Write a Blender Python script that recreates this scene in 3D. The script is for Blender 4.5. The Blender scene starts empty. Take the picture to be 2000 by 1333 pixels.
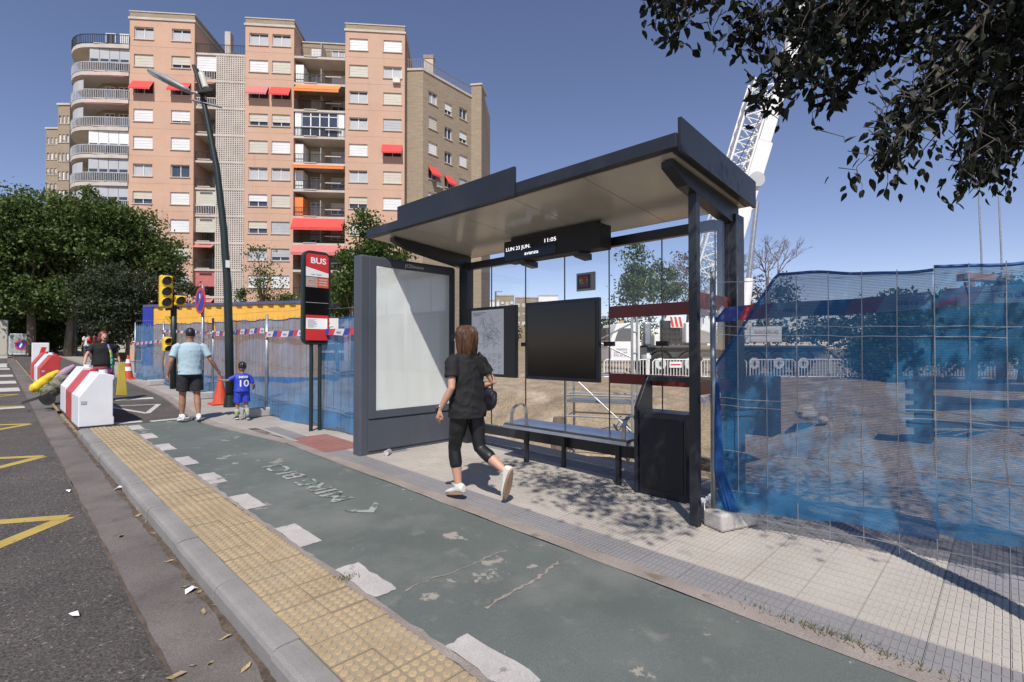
import bpy, math, random
import numpy as np
from mathutils import Matrix, Vector
random.seed(7); rng = np.random.default_rng(7)
scn = bpy.context.scene
COL = scn.collection
# ---------------------------------------------------------------- camera
FPX, CXP, CYP, HZP, VX, CAMH, SL = 990., 1000., 666.5, 680., -15., 1.48, .0212
_a = math.atan2(CXP-VX, FPX); _p = math.atan2(HZP-CYP, FPX)
FW = Vector((math.sin(_a), math.cos(_a), 0)); RT = Vector((math.cos(_a), -math.sin(_a), 0)); UP = Vector((0, 0, 1))
F3 = FW*math.cos(_p)+UP*math.sin(_p); U3 = UP*math.cos(_p)-FW*math.sin(_p)
CAM = Vector((0, 0, CAMH))
cd = bpy.data.cameras.new('camera'); cam = bpy.data.objects.new('camera', cd); COL.objects.link(cam)
cd.sensor_width = 36; cd.lens = 36*FPX/2000; cd.clip_start = .05; cd.clip_end = 3000
m = Matrix((RT, U3, -F3)).transposed().to_4x4(); m.translation = CAM; cam.matrix_world = m
scn.camera = cam
# ---------------------------------------------------------------- sky, sun, exposure
SUN = Vector((1, .95, -1.72)).normalized()          # direction the light travels
el = math.asin(-SUN.z); to_sun = -SUN
w = bpy.data.worlds.new('World'); scn.world = w; w.use_nodes = True
nt = w.node_tree; bg = nt.nodes['Background']
sky = nt.nodes.new('ShaderNodeTexSky'); sky.sky_type = 'NISHITA'; sky.sun_disc = False
sky.sun_elevation = el; sky.sun_rotation = math.atan2(to_sun.x, to_sun.y); sky.altitude = 1500
sky.air_density = 1.0; sky.dust_density = 0; sky.ozone_density = 6.0
hs = nt.nodes.new('ShaderNodeMix'); hs.data_type = 'RGBA'; hs.blend_type = 'MULTIPLY'; hs.inputs[0].default_value = 1; hs.inputs[7].default_value = (1.3, .97, .9, 1)
nt.links.new(sky.outputs[0], hs.inputs[6]); nt.links.new(hs.outputs[2], bg.inputs['Color'])
bg.inputs['Strength'].default_value = .115
sd = bpy.data.lights.new('sun', 'SUN'); sd.energy = 4.2; sd.angle = math.radians(.53); sd.color = (1, .95, .88)
so = bpy.data.objects.new('sun', sd); COL.objects.link(so); so.rotation_euler = SUN.to_track_quat('-Z', 'Y').to_euler()
so.location = (-20, -20, 40)
vs = scn.view_settings; vs.view_transform = 'Standard'; vs.look = 'None'; vs.gamma = 1; vs.exposure = 0.3
scn.render.engine = 'CYCLES'; scn.cycles.max_bounces = 8; scn.cycles.transparent_max_bounces = 24
# ---------------------------------------------------------------- helpers
def ray(x, y): return F3+RT*((x-CXP)/FPX)-U3*((y-CYP)/FPX)
def gz(y): return SL*max(-30, min(60, y))
def G(x, y):
    d = ray(x, y); return CAM+d*(-CAMH/(d.z-SL*d.y))
def onX(x, y, X): d = ray(x, y); return CAM+d*(X/d.x)
def onY(x, y, Y): d = ray(x, y); return CAM+d*(Y/d.y)
def at(x, y, D): return CAM+ray(x, y)*D
V = Vector
class MB:
    def __init__(s): s.v = []; s.f = []
    def add(s, vs, fs):
        o = len(s.v); s.v += [tuple(p) for p in vs]; s.f += [tuple(i+o for i in f) for f in fs]; return s
    def box(s, x0, x1, y0, y1, z0, z1):
        return s.add([(x0,y0,z0),(x1,y0,z0),(x1,y1,z0),(x0,y1,z0),(x0,y0,z1),(x1,y0,z1),(x1,y1,z1),(x0,y1,z1)],
                     [(0,3,2,1),(4,5,6,7),(0,1,5,4),(1,2,6,5),(2,3,7,6),(3,0,4,7)])
    def bar(s, a, b, wx, wz, upv=(0,0,1)):           # rectangular bar between two points
        a, b = V(a), V(b); d = (b-a).normalized(); u = V(upv)
        if abs(d.dot(u)) > .98: u = V((1,0,0))
        r = d.cross(u).normalized(); u = r.cross(d)
        P = [p+r*i*wx/2+u*j*wz/2 for p in (a, b) for i, j in ((-1,-1),(1,-1),(1,1),(-1,1))]
        return s.add(P, [(0,1,2,3),(7,6,5,4),(0,4,5,1),(1,5,6,2),(2,6,7,3),(3,7,4,0)])
    def tube(s, pts, rad, n=8, caps=True, flat=1.0):
        pts = [V(p) for p in pts]; rad = rad if isinstance(rad, (list, tuple)) else [rad]*len(pts)
        u = None; vs = []
        for i, p in enumerate(pts):
            t = (pts[min(i+1, len(pts)-1)]-pts[max(i-1, 0)]).normalized()
            if u is None: u = t.orthogonal().normalized()
            u = (u-t*u.dot(t)).normalized(); b = t.cross(u)
            for k in range(n):
                a = 2*math.pi*k/n; vs.append(p+u*math.cos(a)*rad[i]+b*math.sin(a)*rad[i]*flat)
        fs = [(i*n+k, i*n+(k+1) % n, (i+1)*n+(k+1) % n, (i+1)*n+k) for i in range(len(pts)-1) for k in range(n)]
        if caps: fs += [tuple(reversed(range(n))), tuple(range((len(pts)-1)*n, len(pts)*n))]
        return s.add(vs, fs)
    def rings(s, rs, n=16, caps=True):               # rs: (cx,cy,cz,rx,ry) horizontal rings going up
        vs = [(c[0]+math.cos(2*math.pi*k/n)*c[3], c[1]+math.sin(2*math.pi*k/n)*c[4], c[2]) for c in rs for k in range(n)]
        fs = [(i*n+k, i*n+(k+1) % n, (i+1)*n+(k+1) % n, (i+1)*n+k) for i in range(len(rs)-1) for k in range(n)]
        if caps: fs += [tuple(reversed(range(n))), tuple(range((len(rs)-1)*n, len(rs)*n))]
        return s.add(vs, fs)
    def ball(s, c, rx, ry=None, rz=None, n=12, m=8):
        ry = ry or rx; rz = rz or rx
        rs = [(c[0], c[1], c[2]-rz*math.cos(math.pi*(i+.02)/(m+.04)), rx*math.sin(math.pi*(i+.02)/(m+.04)), ry*math.sin(math.pi*(i+.02)/(m+.04))) for i in range(m+1)]
        return s.rings(rs, n)
    def prism(s, poly, d):                            # poly: 3D points, extruded by vector d
        n = len(poly); P = [V(p) for p in poly]; d = V(d)
        return s.add(P+[p+d for p in P], [tuple(range(n)), tuple(reversed(range(n, 2*n)))]+[(i, i+n, (i+1) % n+n, (i+1) % n) for i in range(n)])
    def quad(s, a, b, c, d): return s.add([a, b, c, d], [(0,1,2,3)])
    def disc(s, c, nrm, r, th, n=20):
        c, nrm = V(c), V(nrm).normalized(); return s.tube([c-nrm*th/2, c+nrm*th/2], r, n)
    def mesh(s, name, smooth=False, off=None):
        me = bpy.data.meshes.new(name)
        v = s.v if off is None else [(p[0]-off[0], p[1]-off[1], p[2]-off[2]) for p in s.v]
        me.from_pydata(v, [], s.f); me.validate()
        import bmesh
        if len(s.f) < 20000:
            bm = bmesh.new(); bm.from_mesh(me); bmesh.ops.recalc_face_normals(bm, faces=bm.faces); bm.to_mesh(me); bm.free()
        if smooth: me.shade_smooth()
        return me
    def build(s, name, mat, parent=None, smooth=False, bevel=0, world=True):
        # geometry in world coordinates; the parent (an unrotated Empty or mesh at its own location) is subtracted
        off = V((0,0,0)); p = parent
        while p is not None: off = off+p.location; p = p.parent
        if parent is None and s.v and world:
            xs, ys, zs = zip(*s.v); off = V(((min(xs)+max(xs))/2, (min(ys)+max(ys))/2, min(zs)))
        if not world: off = V((0,0,0))
        o = bpy.data.objects.new(name, s.mesh(name, smooth, off)); COL.objects.link(o)
        o.data.materials.append(mat)
        if parent is not None: o.parent = parent
        elif world: o.location = off
        if bevel:
            b = o.modifiers.new('bevel', 'BEVEL'); b.width = bevel; b.segments = 2; b.limit_method = 'ANGLE'; b.angle_limit = .6
        return o
def tag(o, label=None, cat=None, group=None, kind=None):
    if label: o['label'] = label
    if cat: o['category'] = cat
    if group: o['group'] = group
    if kind: o['kind'] = kind
    return o
def thing(name, label, cat, loc=(0,0,0), group=None, rz=0):
    o = bpy.data.objects.new(name, None); COL.objects.link(o); o.location = loc; o.rotation_euler = (0, 0, rz); o.empty_display_size = .2
    return tag(o, label, cat, group)
def inst(src, parent, loc, rz=0, scale=None, name=None):
    c = src.copy(); COL.objects.link(c); c.parent = parent; c.location = loc; c.rotation_euler = (0, 0, rz)
    if scale: c.scale = scale
    return c
# ---------------------------------------------------------------- materials
def nodes(name):
    mt = bpy.data.materials.new(name); mt.use_nodes = True; t = mt.node_tree
    return mt, t, t.nodes['Principled BSDF'], t.nodes['Material Output']
def noise(t, scale, detail=5, rough=.6, stretch=None, coord='pos'):
    n = t.nodes.new('ShaderNodeTexNoise'); n.inputs['Scale'].default_value = scale; n.inputs['Detail'].default_value = detail; n.inputs['Roughness'].default_value = rough
    if coord == 'pos': src = t.nodes.new('ShaderNodeNewGeometry').outputs['Position']
    else: src = t.nodes.new('ShaderNodeTexCoord').outputs['Object']
    if stretch:
        mp = t.nodes.new('ShaderNodeMapping'); mp.inputs['Scale'].default_value = stretch; t.links.new(src, mp.inputs[0]); src = mp.outputs[0]
    t.links.new(src, n.inputs['Vector']); return n
def ramp(t, src, a, b, ca, cb):
    r = t.nodes.new('ShaderNodeValToRGB'); e = r.color_ramp.elements
    e[0].position = a; e[1].position = b; e[0].color = (*ca, 1) if len(ca) == 3 else ca; e[1].color = (*cb, 1) if len(cb) == 3 else cb
    t.links.new(src, r.inputs[0]); return r
def mixc(t, fac, a, b, mode='MIX'):
    x = t.nodes.new('ShaderNodeMix'); x.data_type = 'RGBA'; x.blend_type = mode
    if hasattr(fac, 'links') or hasattr(fac, 'is_output'): t.links.new(fac, x.inputs[0])
    else: x.inputs[0].default_value = fac
    for i, c in ((6, a), (7, b)):
        if isinstance(c, tuple): x.inputs[i].default_value = (*c, 1)
        else: t.links.new(c, x.inputs[i])
    return x.outputs[2]
def sc(c, k): return tuple(min(1, x*k) for x in c)
def M(name, col, rough=.7, metal=0., var=.18, scale=3., grain=0., gscale=150., bump=0., bscale=60., col2=None, spec=.5, stretch=None, patch=None, coord='pos'):
    mt, t, b, o = nodes(name)
    n = noise(t, scale, stretch=stretch, coord=coord)
    r = ramp(t, n.outputs[0], .3, .72, sc(col, 1-var), col2 or sc(col, 1+var)); c = r.outputs[0]
    if grain:
        g = noise(t, gscale, 2, coord=coord); gr = ramp(t, g.outputs[0], .32, .7, (1-grain,)*3, (1+grain,)*3 if 1+grain <= 1 else (1,)*3)
        c = mixc(t, 1., c, gr.outputs[0], 'MULTIPLY')
    if patch:                                         # (colour, scale, threshold, softness): worn patches with a shape of their own
        for pc, ps, th, soft, *st_ in (patch if isinstance(patch, list) else [patch]):
            pn = noise(t, ps, 8, .65, stretch=st_[0] if st_ else None); pr = ramp(t, pn.outputs[0], th, th+soft, (0,0,0), (1,1,1)); c = mixc(t, pr.outputs[0], c, pc)
    t.links.new(c, b.inputs['Base Color'])
    b.inputs['Roughness'].default_value = rough; b.inputs['Metallic'].default_value = metal; b.inputs['Specular IOR Level'].default_value = spec
    if bump:
        bn = noise(t, bscale, 4, coord=coord); bp = t.nodes.new('ShaderNodeBump'); bp.inputs['Strength'].default_value = bump; bp.inputs['Distance'].default_value = .02
        t.links.new(bn.outputs[0], bp.inputs['Height']); t.links.new(bp.outputs[0], b.inputs['Normal'])
    return mt
def leafmat(name, c1, c2, trans=.35, rough=.55):
    mt, t, b, o = nodes(name)
    g = t.nodes.new('ShaderNodeNewGeometry'); n = noise(t, 1.1, 3)
    r1 = ramp(t, g.outputs['Random Per Island'], 0, 1, c1, c2)
    r2 = ramp(t, n.outputs[0], .3, .7, (.65,.68,.6), (1,1,1)); c = mixc(t, 1., r1.outputs[0], r2.outputs[0], 'MULTIPLY')
    t.links.new(c, b.inputs['Base Color']); b.inputs['Roughness'].default_value = rough; b.inputs['Specular IOR Level'].default_value = .3
    tr = t.nodes.new('ShaderNodeBsdfTranslucent'); t.links.new(mixc(t, 1., c, (1.,1.,.5), 'MULTIPLY'), tr.inputs[0])
    mx = t.nodes.new('ShaderNodeMixShader'); mx.inputs[0].default_value = trans
    t.links.new(b.outputs[0], mx.inputs[1]); t.links.new(tr.outputs[0], mx.inputs[2]); t.links.new(mx.outputs[0], o.inputs[0]); return mt
def glassmat(name, tint=(.98,.99,.985), refl=.08, haze=0.):
    mt, t, b, o = nodes(name); t.nodes.remove(b)
    tp = t.nodes.new('ShaderNodeBsdfTransparent'); tp.inputs[0].default_value = (*tint, 1)
    gl = t.nodes.new('ShaderNodeBsdfGlossy'); gl.inputs['Roughness'].default_value = .02
    lw = t.nodes.new('ShaderNodeLayerWeight'); lw.inputs[0].default_value = .5
    pw = t.nodes.new('ShaderNodeMath'); pw.operation = 'POWER'; pw.inputs[1].default_value = 4; t.links.new(lw.outputs['Facing'], pw.inputs[0])
    ma = t.nodes.new('ShaderNodeMath'); ma.operation = 'MULTIPLY_ADD'; ma.inputs[1].default_value = .8; ma.inputs[2].default_value = refl*.5; t.links.new(pw.outputs[0], ma.inputs[0])
    mx = t.nodes.new('ShaderNodeMixShader'); t.links.new(ma.outputs[0], mx.inputs[0])
    t.links.new(tp.outputs[0], mx.inputs[1]); t.links.new(gl.outputs[0], mx.inputs[2])
    out = mx.outputs[0]
    if haze:
        df = t.nodes.new('ShaderNodeBsdfDiffuse'); df.inputs[0].default_value = (.7,.75,.78,1); m2 = t.nodes.new('ShaderNodeMixShader'); m2.inputs[0].default_value = haze
        t.links.new(out, m2.inputs[1]); t.links.new(df.outputs[0], m2.inputs[2]); out = m2.outputs[0]
    t.links.new(out, o.inputs[0]); return mt
def netmat(name, col, open_=.4):
    # woven debris netting: thin threads with open holes between them, too fine to model one by one
    mt, t, b, o = nodes(name)
    n = noise(t, 2.2, 4); r = ramp(t, n.outputs[0], .3, .7, sc(col, .75), sc(col, 1.3)); t.links.new(r.outputs[0], b.inputs['Base Color']); b.inputs['Roughness'].default_value = .45
    tl = t.nodes.new('ShaderNodeBsdfTranslucent'); t.links.new(r.outputs[0], tl.inputs[0])
    m0 = t.nodes.new('ShaderNodeMixShader'); m0.inputs[0].default_value = .45; t.links.new(b.outputs[0], m0.inputs[1]); t.links.new(tl.outputs[0], m0.inputs[2])
    tp = t.nodes.new('ShaderNodeBsdfTransparent')
    wv = t.nodes.new('ShaderNodeTexWave'); wv.bands_direction = 'Z'; wv.inputs['Scale'].default_value = 28; wv.inputs['Distortion'].default_value = .6
    ge = t.nodes.new('ShaderNodeNewGeometry'); t.links.new(ge.outputs['Position'], wv.inputs['Vector'])
    n2 = noise(t, 1.3, 5); ad = t.nodes.new('ShaderNodeMath'); ad.operation = 'MULTIPLY_ADD'; ad.inputs[1].default_value = .3; ad.inputs[2].default_value = open_-.2
    t.links.new(wv.outputs['Fac'], ad.inputs[0])
    a2 = t.nodes.new('ShaderNodeMath'); a2.operation = 'MULTIPLY_ADD'; a2.inputs[1].default_value = .16; t.links.new(n2.outputs[0], a2.inputs[0]); t.links.new(ad.outputs[0], a2.inputs[2])
    mx = t.nodes.new('ShaderNodeMixShader'); t.links.new(a2.outputs[0], mx.inputs[0]); t.links.new(m0.outputs[0], mx.inputs[1]); t.links.new(tp.outputs[0], mx.inputs[2])
    t.links.new(mx.outputs[0], o.inputs[0]); return mt
def emit(name, col, s):
    mt, t, b, o = nodes(name); b.inputs['Base Color'].default_value = (0,0,0,1); b.inputs['Emission Color'].default_value = (*col, 1); b.inputs['Emission Strength'].default_value = s; return mt
K = {}
K['asphalt'] = M('asphalt', (.135,.118,.107), .9, var=.28, scale=1.0, grain=.7, gscale=60, bump=.9, bscale=70, patch=[((.27,.24,.22), 38, .6, .05), ((.05,.046,.044), 30, .62, .06), ((.075,.068,.064), 3, .62, .15)])
K['gutter'] = M('gutter', (.19,.165,.152), .9, var=.3, scale=1.7, grain=.45, gscale=120, bump=.35, bscale=110, patch=((.06,.05,.047), 2.4, .56, .12))
K['kerb'] = M('kerb_concrete', (.29,.275,.262), .85, var=.18, scale=2.5, grain=.35, gscale=220, bump=.25, bscale=160, patch=((.11,.1,.095), 5, .68, .06))
K['tact'] = M('yellow_tactile', (.37,.3,.21), .8, var=.18, scale=2., grain=.25, gscale=160, bump=.15, bscale=150, patch=[((.36,.28,.18), 1.6, .58, .15), ((.13,.1,.07), 9, .73, .03)])
K['tactdisc'] = M('tactile_disc', (.42,.315,.185), .8, var=.2, scale=5, grain=.2, gscale=160, patch=((.36,.29,.2), 2.2, .56, .12))
K['green'] = M('bike_lane_green', (.128,.146,.134), .8, var=.14, scale=1.1, grain=.28, gscale=140, bump=.15, bscale=120, patch=[((.31,.275,.24), 2.3, .635, .014), ((.31,.275,.24), 9, .69, .01), ((.05,.06,.055), 13, .7, .02), ((.085,.1,.09), .9, .52, .2), ((.19,.195,.18), .8, .5, .28), ((.17,.175,.16), 5, .58, .15)])
K['greenpaint'] = M('lane_mark_paint', (.5,.465,.44), .8, var=.15, scale=4, grain=.25, gscale=120, patch=[((.2,.19,.17), 5, .6, .05)])
K['wornpaint'] = M('worn_white_paint', (.36,.37,.35), .8, var=.15, scale=4, grain=.2, patch=[((.1,.135,.118), 9, .5, .05)])
K['pale'] = M('pale_edge_concrete', (.33,.28,.25), .9, var=.2, scale=3, grain=.35, gscale=120, bump=.3, bscale=90, patch=((.17,.13,.105), 4, .62, .08))
K['tileg'] = M('grey_tile', (.26,.25,.258), .85, var=.15, scale=1.2, grain=.2, gscale=170, patch=((.08,.075,.075), 9, .735, .03))
K['tileb'] = M('beige_tile', (.46,.42,.375), .85, var=.14, scale=1.1, grain=.2, gscale=170, patch=[((.4,.355,.31), 2, .56, .1), ((.14,.12,.105), 9, .7, .03)])
K['tiler'] = M('red_tile', (.33,.15,.13), .85, var=.14, scale=1.5, grain=.2, gscale=170)
K['joint'] = M('tile_bed', (.14,.125,.11), .95, var=.2, scale=3, grain=.3)
K['walk'] = M('far_pavement', (.36,.325,.29), .9, var=.18, scale=.9, grain=.2, gscale=60)
K['ypaint'] = M('yellow_road_paint', (.5,.36,.09), .8, var=.15, scale=3, grain=.3, patch=((.12,.1,.085), 12, .62, .06))
K['wpaint'] = M('white_road_paint', (.55,.53,.5), .8, var=.12, scale=2, grain=.25, patch=((.2,.19,.18), 9, .63, .06))
K['dirt'] = M('site_dirt', (.4,.3,.2), .95, var=.35, scale=1.1, grain=.5, gscale=18, bump=1., bscale=7, patch=[((.48,.4,.31), .9, .55, .15), ((.2,.15,.1), 3.5, .62, .1)])
K['land'] = M('far_ground', (.2,.18,.14), .95, var=.25, scale=.1, grain=.2, gscale=3)
K['anth'] = M('anthracite_paint', (.02,.023,.03), .38, var=.12, scale=1.5, spec=.5, patch=[((.04,.042,.046), 1.8, .55, .2, (1,1,.4)), ((.06,.06,.06), 22, .7, .04)])
K['anthl'] = M('slate_grey_paint', (.07,.08,.1), .42, var=.1, scale=1.5, spec=.5, patch=[((.1,.105,.115), 1.6, .55, .2, (1,1,.35)), ((.13,.13,.13), 25, .7, .04)])
K['black'] = M('black_gloss', (.006,.006,.007), .12, var=.1)
K['blackm'] = M('black_matt', (.012,.012,.013), .6, var=.1)
K['dgreen'] = M('dark_green_paint', (.012,.022,.018), .45, var=.12)
K['white'] = M('white_paint', (.75,.75,.74), .45, var=.06, scale=2)
K['cream'] = M('cream', (.6,.57,.5), .5, var=.08)
K['steel'] = M('steel', (.5,.5,.5), .28, metal=1, var=.12, scale=8)
K['galv'] = M('galvanised', (.38,.4,.42), .45, metal=.8, var=.2, scale=9)
K['alu'] = M('aluminium', (.42,.43,.44), .5, metal=.7, var=.1, scale=9)
K['rust'] = M('wire_dark', (.12,.11,.105), .6, metal=.5, var=.3, scale=15)
K['soffit'] = M('soffit_panel', (.52,.48,.4), .2, var=.1, scale=1.3, spec=.6)
K['paper'] = M('poster_paper', (.85,.86,.85), .6, var=.03, scale=2)
K['red'] = M('red_paint', (.55,.03,.03), .45, var=.1, scale=3)
K['dred'] = M('dark_red_film', (.17,.018,.015), .35, var=.06)
K['yellow'] = M('signal_yellow', (.75,.5,.015), .45, var=.1, scale=4)
K['blue'] = M('blue_paint', (.02,.035,.3), .5, var=.1)
K['concrete'] = M('block_concrete', (.5,.47,.44), .9, var=.15, scale=5, grain=.25, gscale=90, bump=.3)
K['brick'] = M('buff_brick', (.33,.265,.19), .9, var=.16, scale=.7, stretch=(1,1,9), grain=.18, gscale=6)
K['salmon'] = M('salmon_render', (.54,.35,.25), .9, var=.07, scale=.35, grain=.05, gscale=4, patch=[((.5,.36,.285), .25, .52, .25), ((.4,.27,.2), 1.1, .58, .2, (1,1,.1))])
K['slab'] = M('slab_concrete', (.5,.45,.4), .9, var=.12, scale=.8)
K['shut_w'] = M('white_shutter', (.7,.7,.7), .6, var=.05, scale=1)
K['shut_c'] = M('cream_shutter', (.55,.52,.44), .6, var=.06, scale=1)
K['shut_g'] = M('grey_shutter', (.42,.43,.45), .6, var=.06, scale=1)
K['pane'] = M('dark_pane', (.05,.06,.08), .08, var=.3, scale=.6, spec=.8)
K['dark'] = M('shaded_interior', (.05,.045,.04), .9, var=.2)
K['awn_r'] = M('red_awning', (.6,.06,.05), .8, var=.08)
K['awn_p'] = M('faded_red_awning', (.5,.16,.15), .8, var=.08)
K['awn_o'] = M('orange_awning', (.75,.22,.06), .8, var=.08)
K['glass'] = glassmat('clear_glass')
K['glassh'] = glassmat('poster_glass', refl=.1)
K['net'] = netmat('blue_net', (.1,.28,.52), .2)
K['netd'] = netmat('blue_net_dense', (.03,.14,.42), .12)
K['rubber'] = M('rubber', (.02,.02,.02), .8, var=.2)
K['bark'] = M('bark', (.16,.125,.09), .95, var=.35, scale=6, stretch=(1,1,.25), bump=.6, bscale=25)
K['leafdark'] = leafmat('leaf_dark', (.034,.06,.018), (.09,.135,.04))
K['leafmid'] = leafmat('leaf_mid', (.06,.1,.03), (.16,.22,.07))
K['leaflight'] = leafmat('leaf_light', (.045,.085,.018), (.12,.18,.045))
K['leafgrey'] = leafmat('leaf_grey', (.035,.05,.025), (.075,.095,.05), .25)
K['leaffront'] = leafmat('leaf_front_shaded', (.007,.01,.005), (.016,.022,.009), .12, .5)  # near-black leaf colours carry the crown's own shade
K['twig'] = M('twig', (.1,.085,.07), .9, var=.2)
K['skin'] = M('skin_fair', (.5,.28,.19), .55, var=.08, scale=9, coord='obj')
K['skint'] = M('skin_tan', (.33,.165,.1), .5, var=.08, scale=9, coord='obj')
def text(s, name, mat, parent, o, ex, ey, size, depth=.002, align='LEFT', fat=0., width=None):
    # o: world point of the baseline start, ex / ey: reading and up directions
    cu = bpy.data.curves.new(name, 'FONT'); cu.body = s; cu.size = size; cu.extrude = depth; cu.align_x = align; cu.offset = fat; cu.resolution_u = 3
    t = bpy.data.objects.new(name, cu); COL.objects.link(t); bpy.context.view_layer.update()
    me = bpy.data.meshes.new_from_object(t.evaluated_get(bpy.context.evaluated_depsgraph_get())); bpy.data.objects.remove(t)
    ex, ey = V(ex).normalized(), V(ey).normalized(); ez = ex.cross(ey); R = Matrix((ex, ey, ez)).transposed()
    off = V((0,0,0)); p = parent
    while p is not None: off = off+p.location; p = p.parent
    k = 1
    if width:
        xs = [v.co.x for v in me.vertices]; k = width/(max(xs)-min(xs))
    for v in me.vertices: v.co = R @ V((v.co.x*k, v.co.y, v.co.z))+V(o)-off
    ob = bpy.data.objects.new(name, me); COL.objects.link(ob); me.materials.clear(); me.materials.append(mat); ob.parent = parent; return ob
# ================================================================ GROUND
def sheet(name, x0, x1, y0, y1, mat, dz, ny=None, parent=None, kind='structure', wob=0):
    mb = MB(); n = ny or max(1, int((y1-y0)/4)); P = []
    for i in range(n+1):
        y = y0+(y1-y0)*i/n; P += [(x0+random.uniform(-wob, wob), y, gz(y)+dz), (x1+random.uniform(-wob, wob), y, gz(y)+dz)]
    mb.add(P, [(2*i, 2*i+1, 2*i+3, 2*i+2) for i in range(n)])
    o = mb.build(name, mat, parent); 
    if parent is None and kind: o['kind'] = kind
    return o
def terrain(x, y):
    a = gz(y)-.2
    s = -.12+.004*y
    k = max(0, min(1, (x-5.15)/.5)); z = a*(1-k)+s*k
    px = max(0, min(1, (x-6.2)/1.0))*max(0, min(1, (13.2-x)/2.6)); py = max(0, min(1, (y-2.6)/1.2))*max(0, min(1, (17-y)/3))
    z -= 1.1*px*py
    if 5.6 < x < 40 and -8 < y < 40: z += random.uniform(-.06, .06)+.12*math.sin(x*1.7+y*.6)*math.sin(y*1.3-x*.4)*k
    return z
xs = [-900,-300,-80,-20,0,4.6,5.15]+[5.4+.35*i for i in range(60)]+[28,32,40,60,120,400,900]
ys = [-900,-300,-60,-20,-8]+[-6+.4*i for i in range(80)]+[28,32,40,50,60,90,200,500,900]
mb = MB(); nx, ny = len(xs), len(ys)
mb.add([(x, y, terrain(x, y)) for y in ys for x in xs], [(j*nx+i, j*nx+i+1, (j+1)*nx+i+1, (j+1)*nx+i) for j in range(ny-1) for i in range(nx-1)])
o = mb.build('ground', K['dirt'], None, smooth=True); o['kind'] = 'structure'
YE = 58
sheet('road', -14, .6, -8, YE, K['asphalt'], -.12)
sheet('gutter', .6, .935, -6, YE, K['gutter'], -.112, wob=.014, ny=160)
sheet('gutter_dirt', .895, .938, -4, 12, M('gutter_dirt', (.13,.095,.07), .95, var=.4, scale=9, grain=.5, gscale=60), -.108, wob=.016, ny=170)
sheet('asphalt_joint', .588, .606, -4, 30, M('joint_dirt', (.1,.075,.058), .95, var=.4, scale=9), -.1085, wob=.007, ny=260)
lane = sheet('bike_lane', 1.5, 2.86, -4, 10.35, K['green'], 0, ny=40, wob=.008)
side = sheet('side_street_crossing', .935, 3.0, 10.35, 60, K['asphalt'], -.004)
sheet('pavement_bed', 2.86, 5.3, -5, 60, K['joint'], -.012)
edge = sheet('pale_edge_strip', 2.86, 3.0, -4, 10.9, K['pale'], .004, ny=60, wob=.008)
sheet('strip_bed', 1.07, 1.5, -4, 10.3, K['joint'], -.012)
sheet('strip_edge', 1.492, 1.535, -4, 10.3, K['pale'], .0025, wob=.011, ny=170)
sheet('far_pavement', 3.0, 5.3, 8.6, 60, K['walk'], 0)
# kerb stones, each its own block with a rounded front edge
kerb = bpy.data.objects.new('kerb', None); COL.objects.link(kerb); kerb['kind'] = 'structure'; kerb.location = (1, 3, 0)
y = -3.2; i = 0
while y < 10.3:
    L = random.uniform(.86, 1.0); L = min(L, 10.32-y); mb = MB(); a, b = y+.004, y+L-.004
    dx = random.uniform(-.006, .006); dz = random.uniform(-.004, .004)
    prof = [(.935,-.16),(.935,-.035),(.945,-.012),(.965,-.001),(1.0,.003),(1.068,.003),(1.068,-.16)]
    n = len(prof); mb.add([(p[0]+dx, yy, p[1]+gz(yy)+dz) for yy in (a, b) for p in prof], [tuple(range(n)), tuple(reversed(range(n, 2*n)))]+[(k, k+n, (k+1) % n+n, (k+1) % n) for k in range(n)])
    mb.build('kerb_stone', K['kerb'], kerb); y += L
# kerb between side street and pavement further on
mb = MB(); kp = [(2.86,7.2),(2.76,7.9),(2.63,8.7),(2.52,9.5),(2.48,10.3),(2.55,11.3),(2.68,12.6),(2.82,14.2),(2.9,16.5),(2.95,20),(3,30),(3,50)]
kh = lambda y: .006 if y < 8.8 else min(.03, .006+(y-8.8)*.012)
for (xa, ya), (xb, yb) in zip(kp, kp[1:]):
    ha, hb = kh(ya), kh(yb)
    mb.add([(xa,ya,gz(ya)-.1),(xb,yb,gz(yb)-.1),(xb,yb,gz(yb)+hb),(xa,ya,gz(ya)+ha),(xa+.16,ya,gz(ya)-.1),(xb+.16,yb,gz(yb)-.1),(xb+.16,yb,gz(yb)+hb),(xa+.16,ya,gz(ya)+ha)], [(0,1,2,3),(3,2,6,7),(7,6,5,4)])
o = mb.build('side_kerb', K['pale']); o['kind'] = 'structure'
mb = MB()
for (xa, ya), (xb, yb) in zip(kp, kp[1:]): mb.quad((xa+.16,ya,gz(ya)+kh(ya)-.002),(3.06,ya,gz(ya)+kh(ya)-.002),(3.06,yb,gz(yb)+kh(yb)-.002),(xb+.16,yb,gz(yb)+kh(yb)-.002))
o = mb.build('kerb_pavement', K['walk']); o['kind'] = 'structure'
# yellow tactile tiles with raised discs
tac = bpy.data.objects.new('tactile_strip', None); COL.objects.link(tac); tac['kind'] = 'structure'; tac.location = (1.285, 3, 0)
T = .2135; mb = MB(); mb.box(-T/2+.0015, T/2-.0015, -T/2+.0015, T/2-.0015, -.02, 0)
for i in range(4):
    for j in range(4):
        cx, cy = (i-1.5)*T/4, (j-1.5)*T/4
        mb.rings([(cx,cy,-.001,.0215,.0215),(cx,cy,.004,.0205,.0205),(cx,cy,.0055,.0175,.0175)], 12)
tm = mb.mesh('tactile_tile'); tm.materials.append(K['tact']); tm.materials.append(K['tactdisc'])
for p_ in tm.polygons[6:]: p_.material_index = 1

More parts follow.
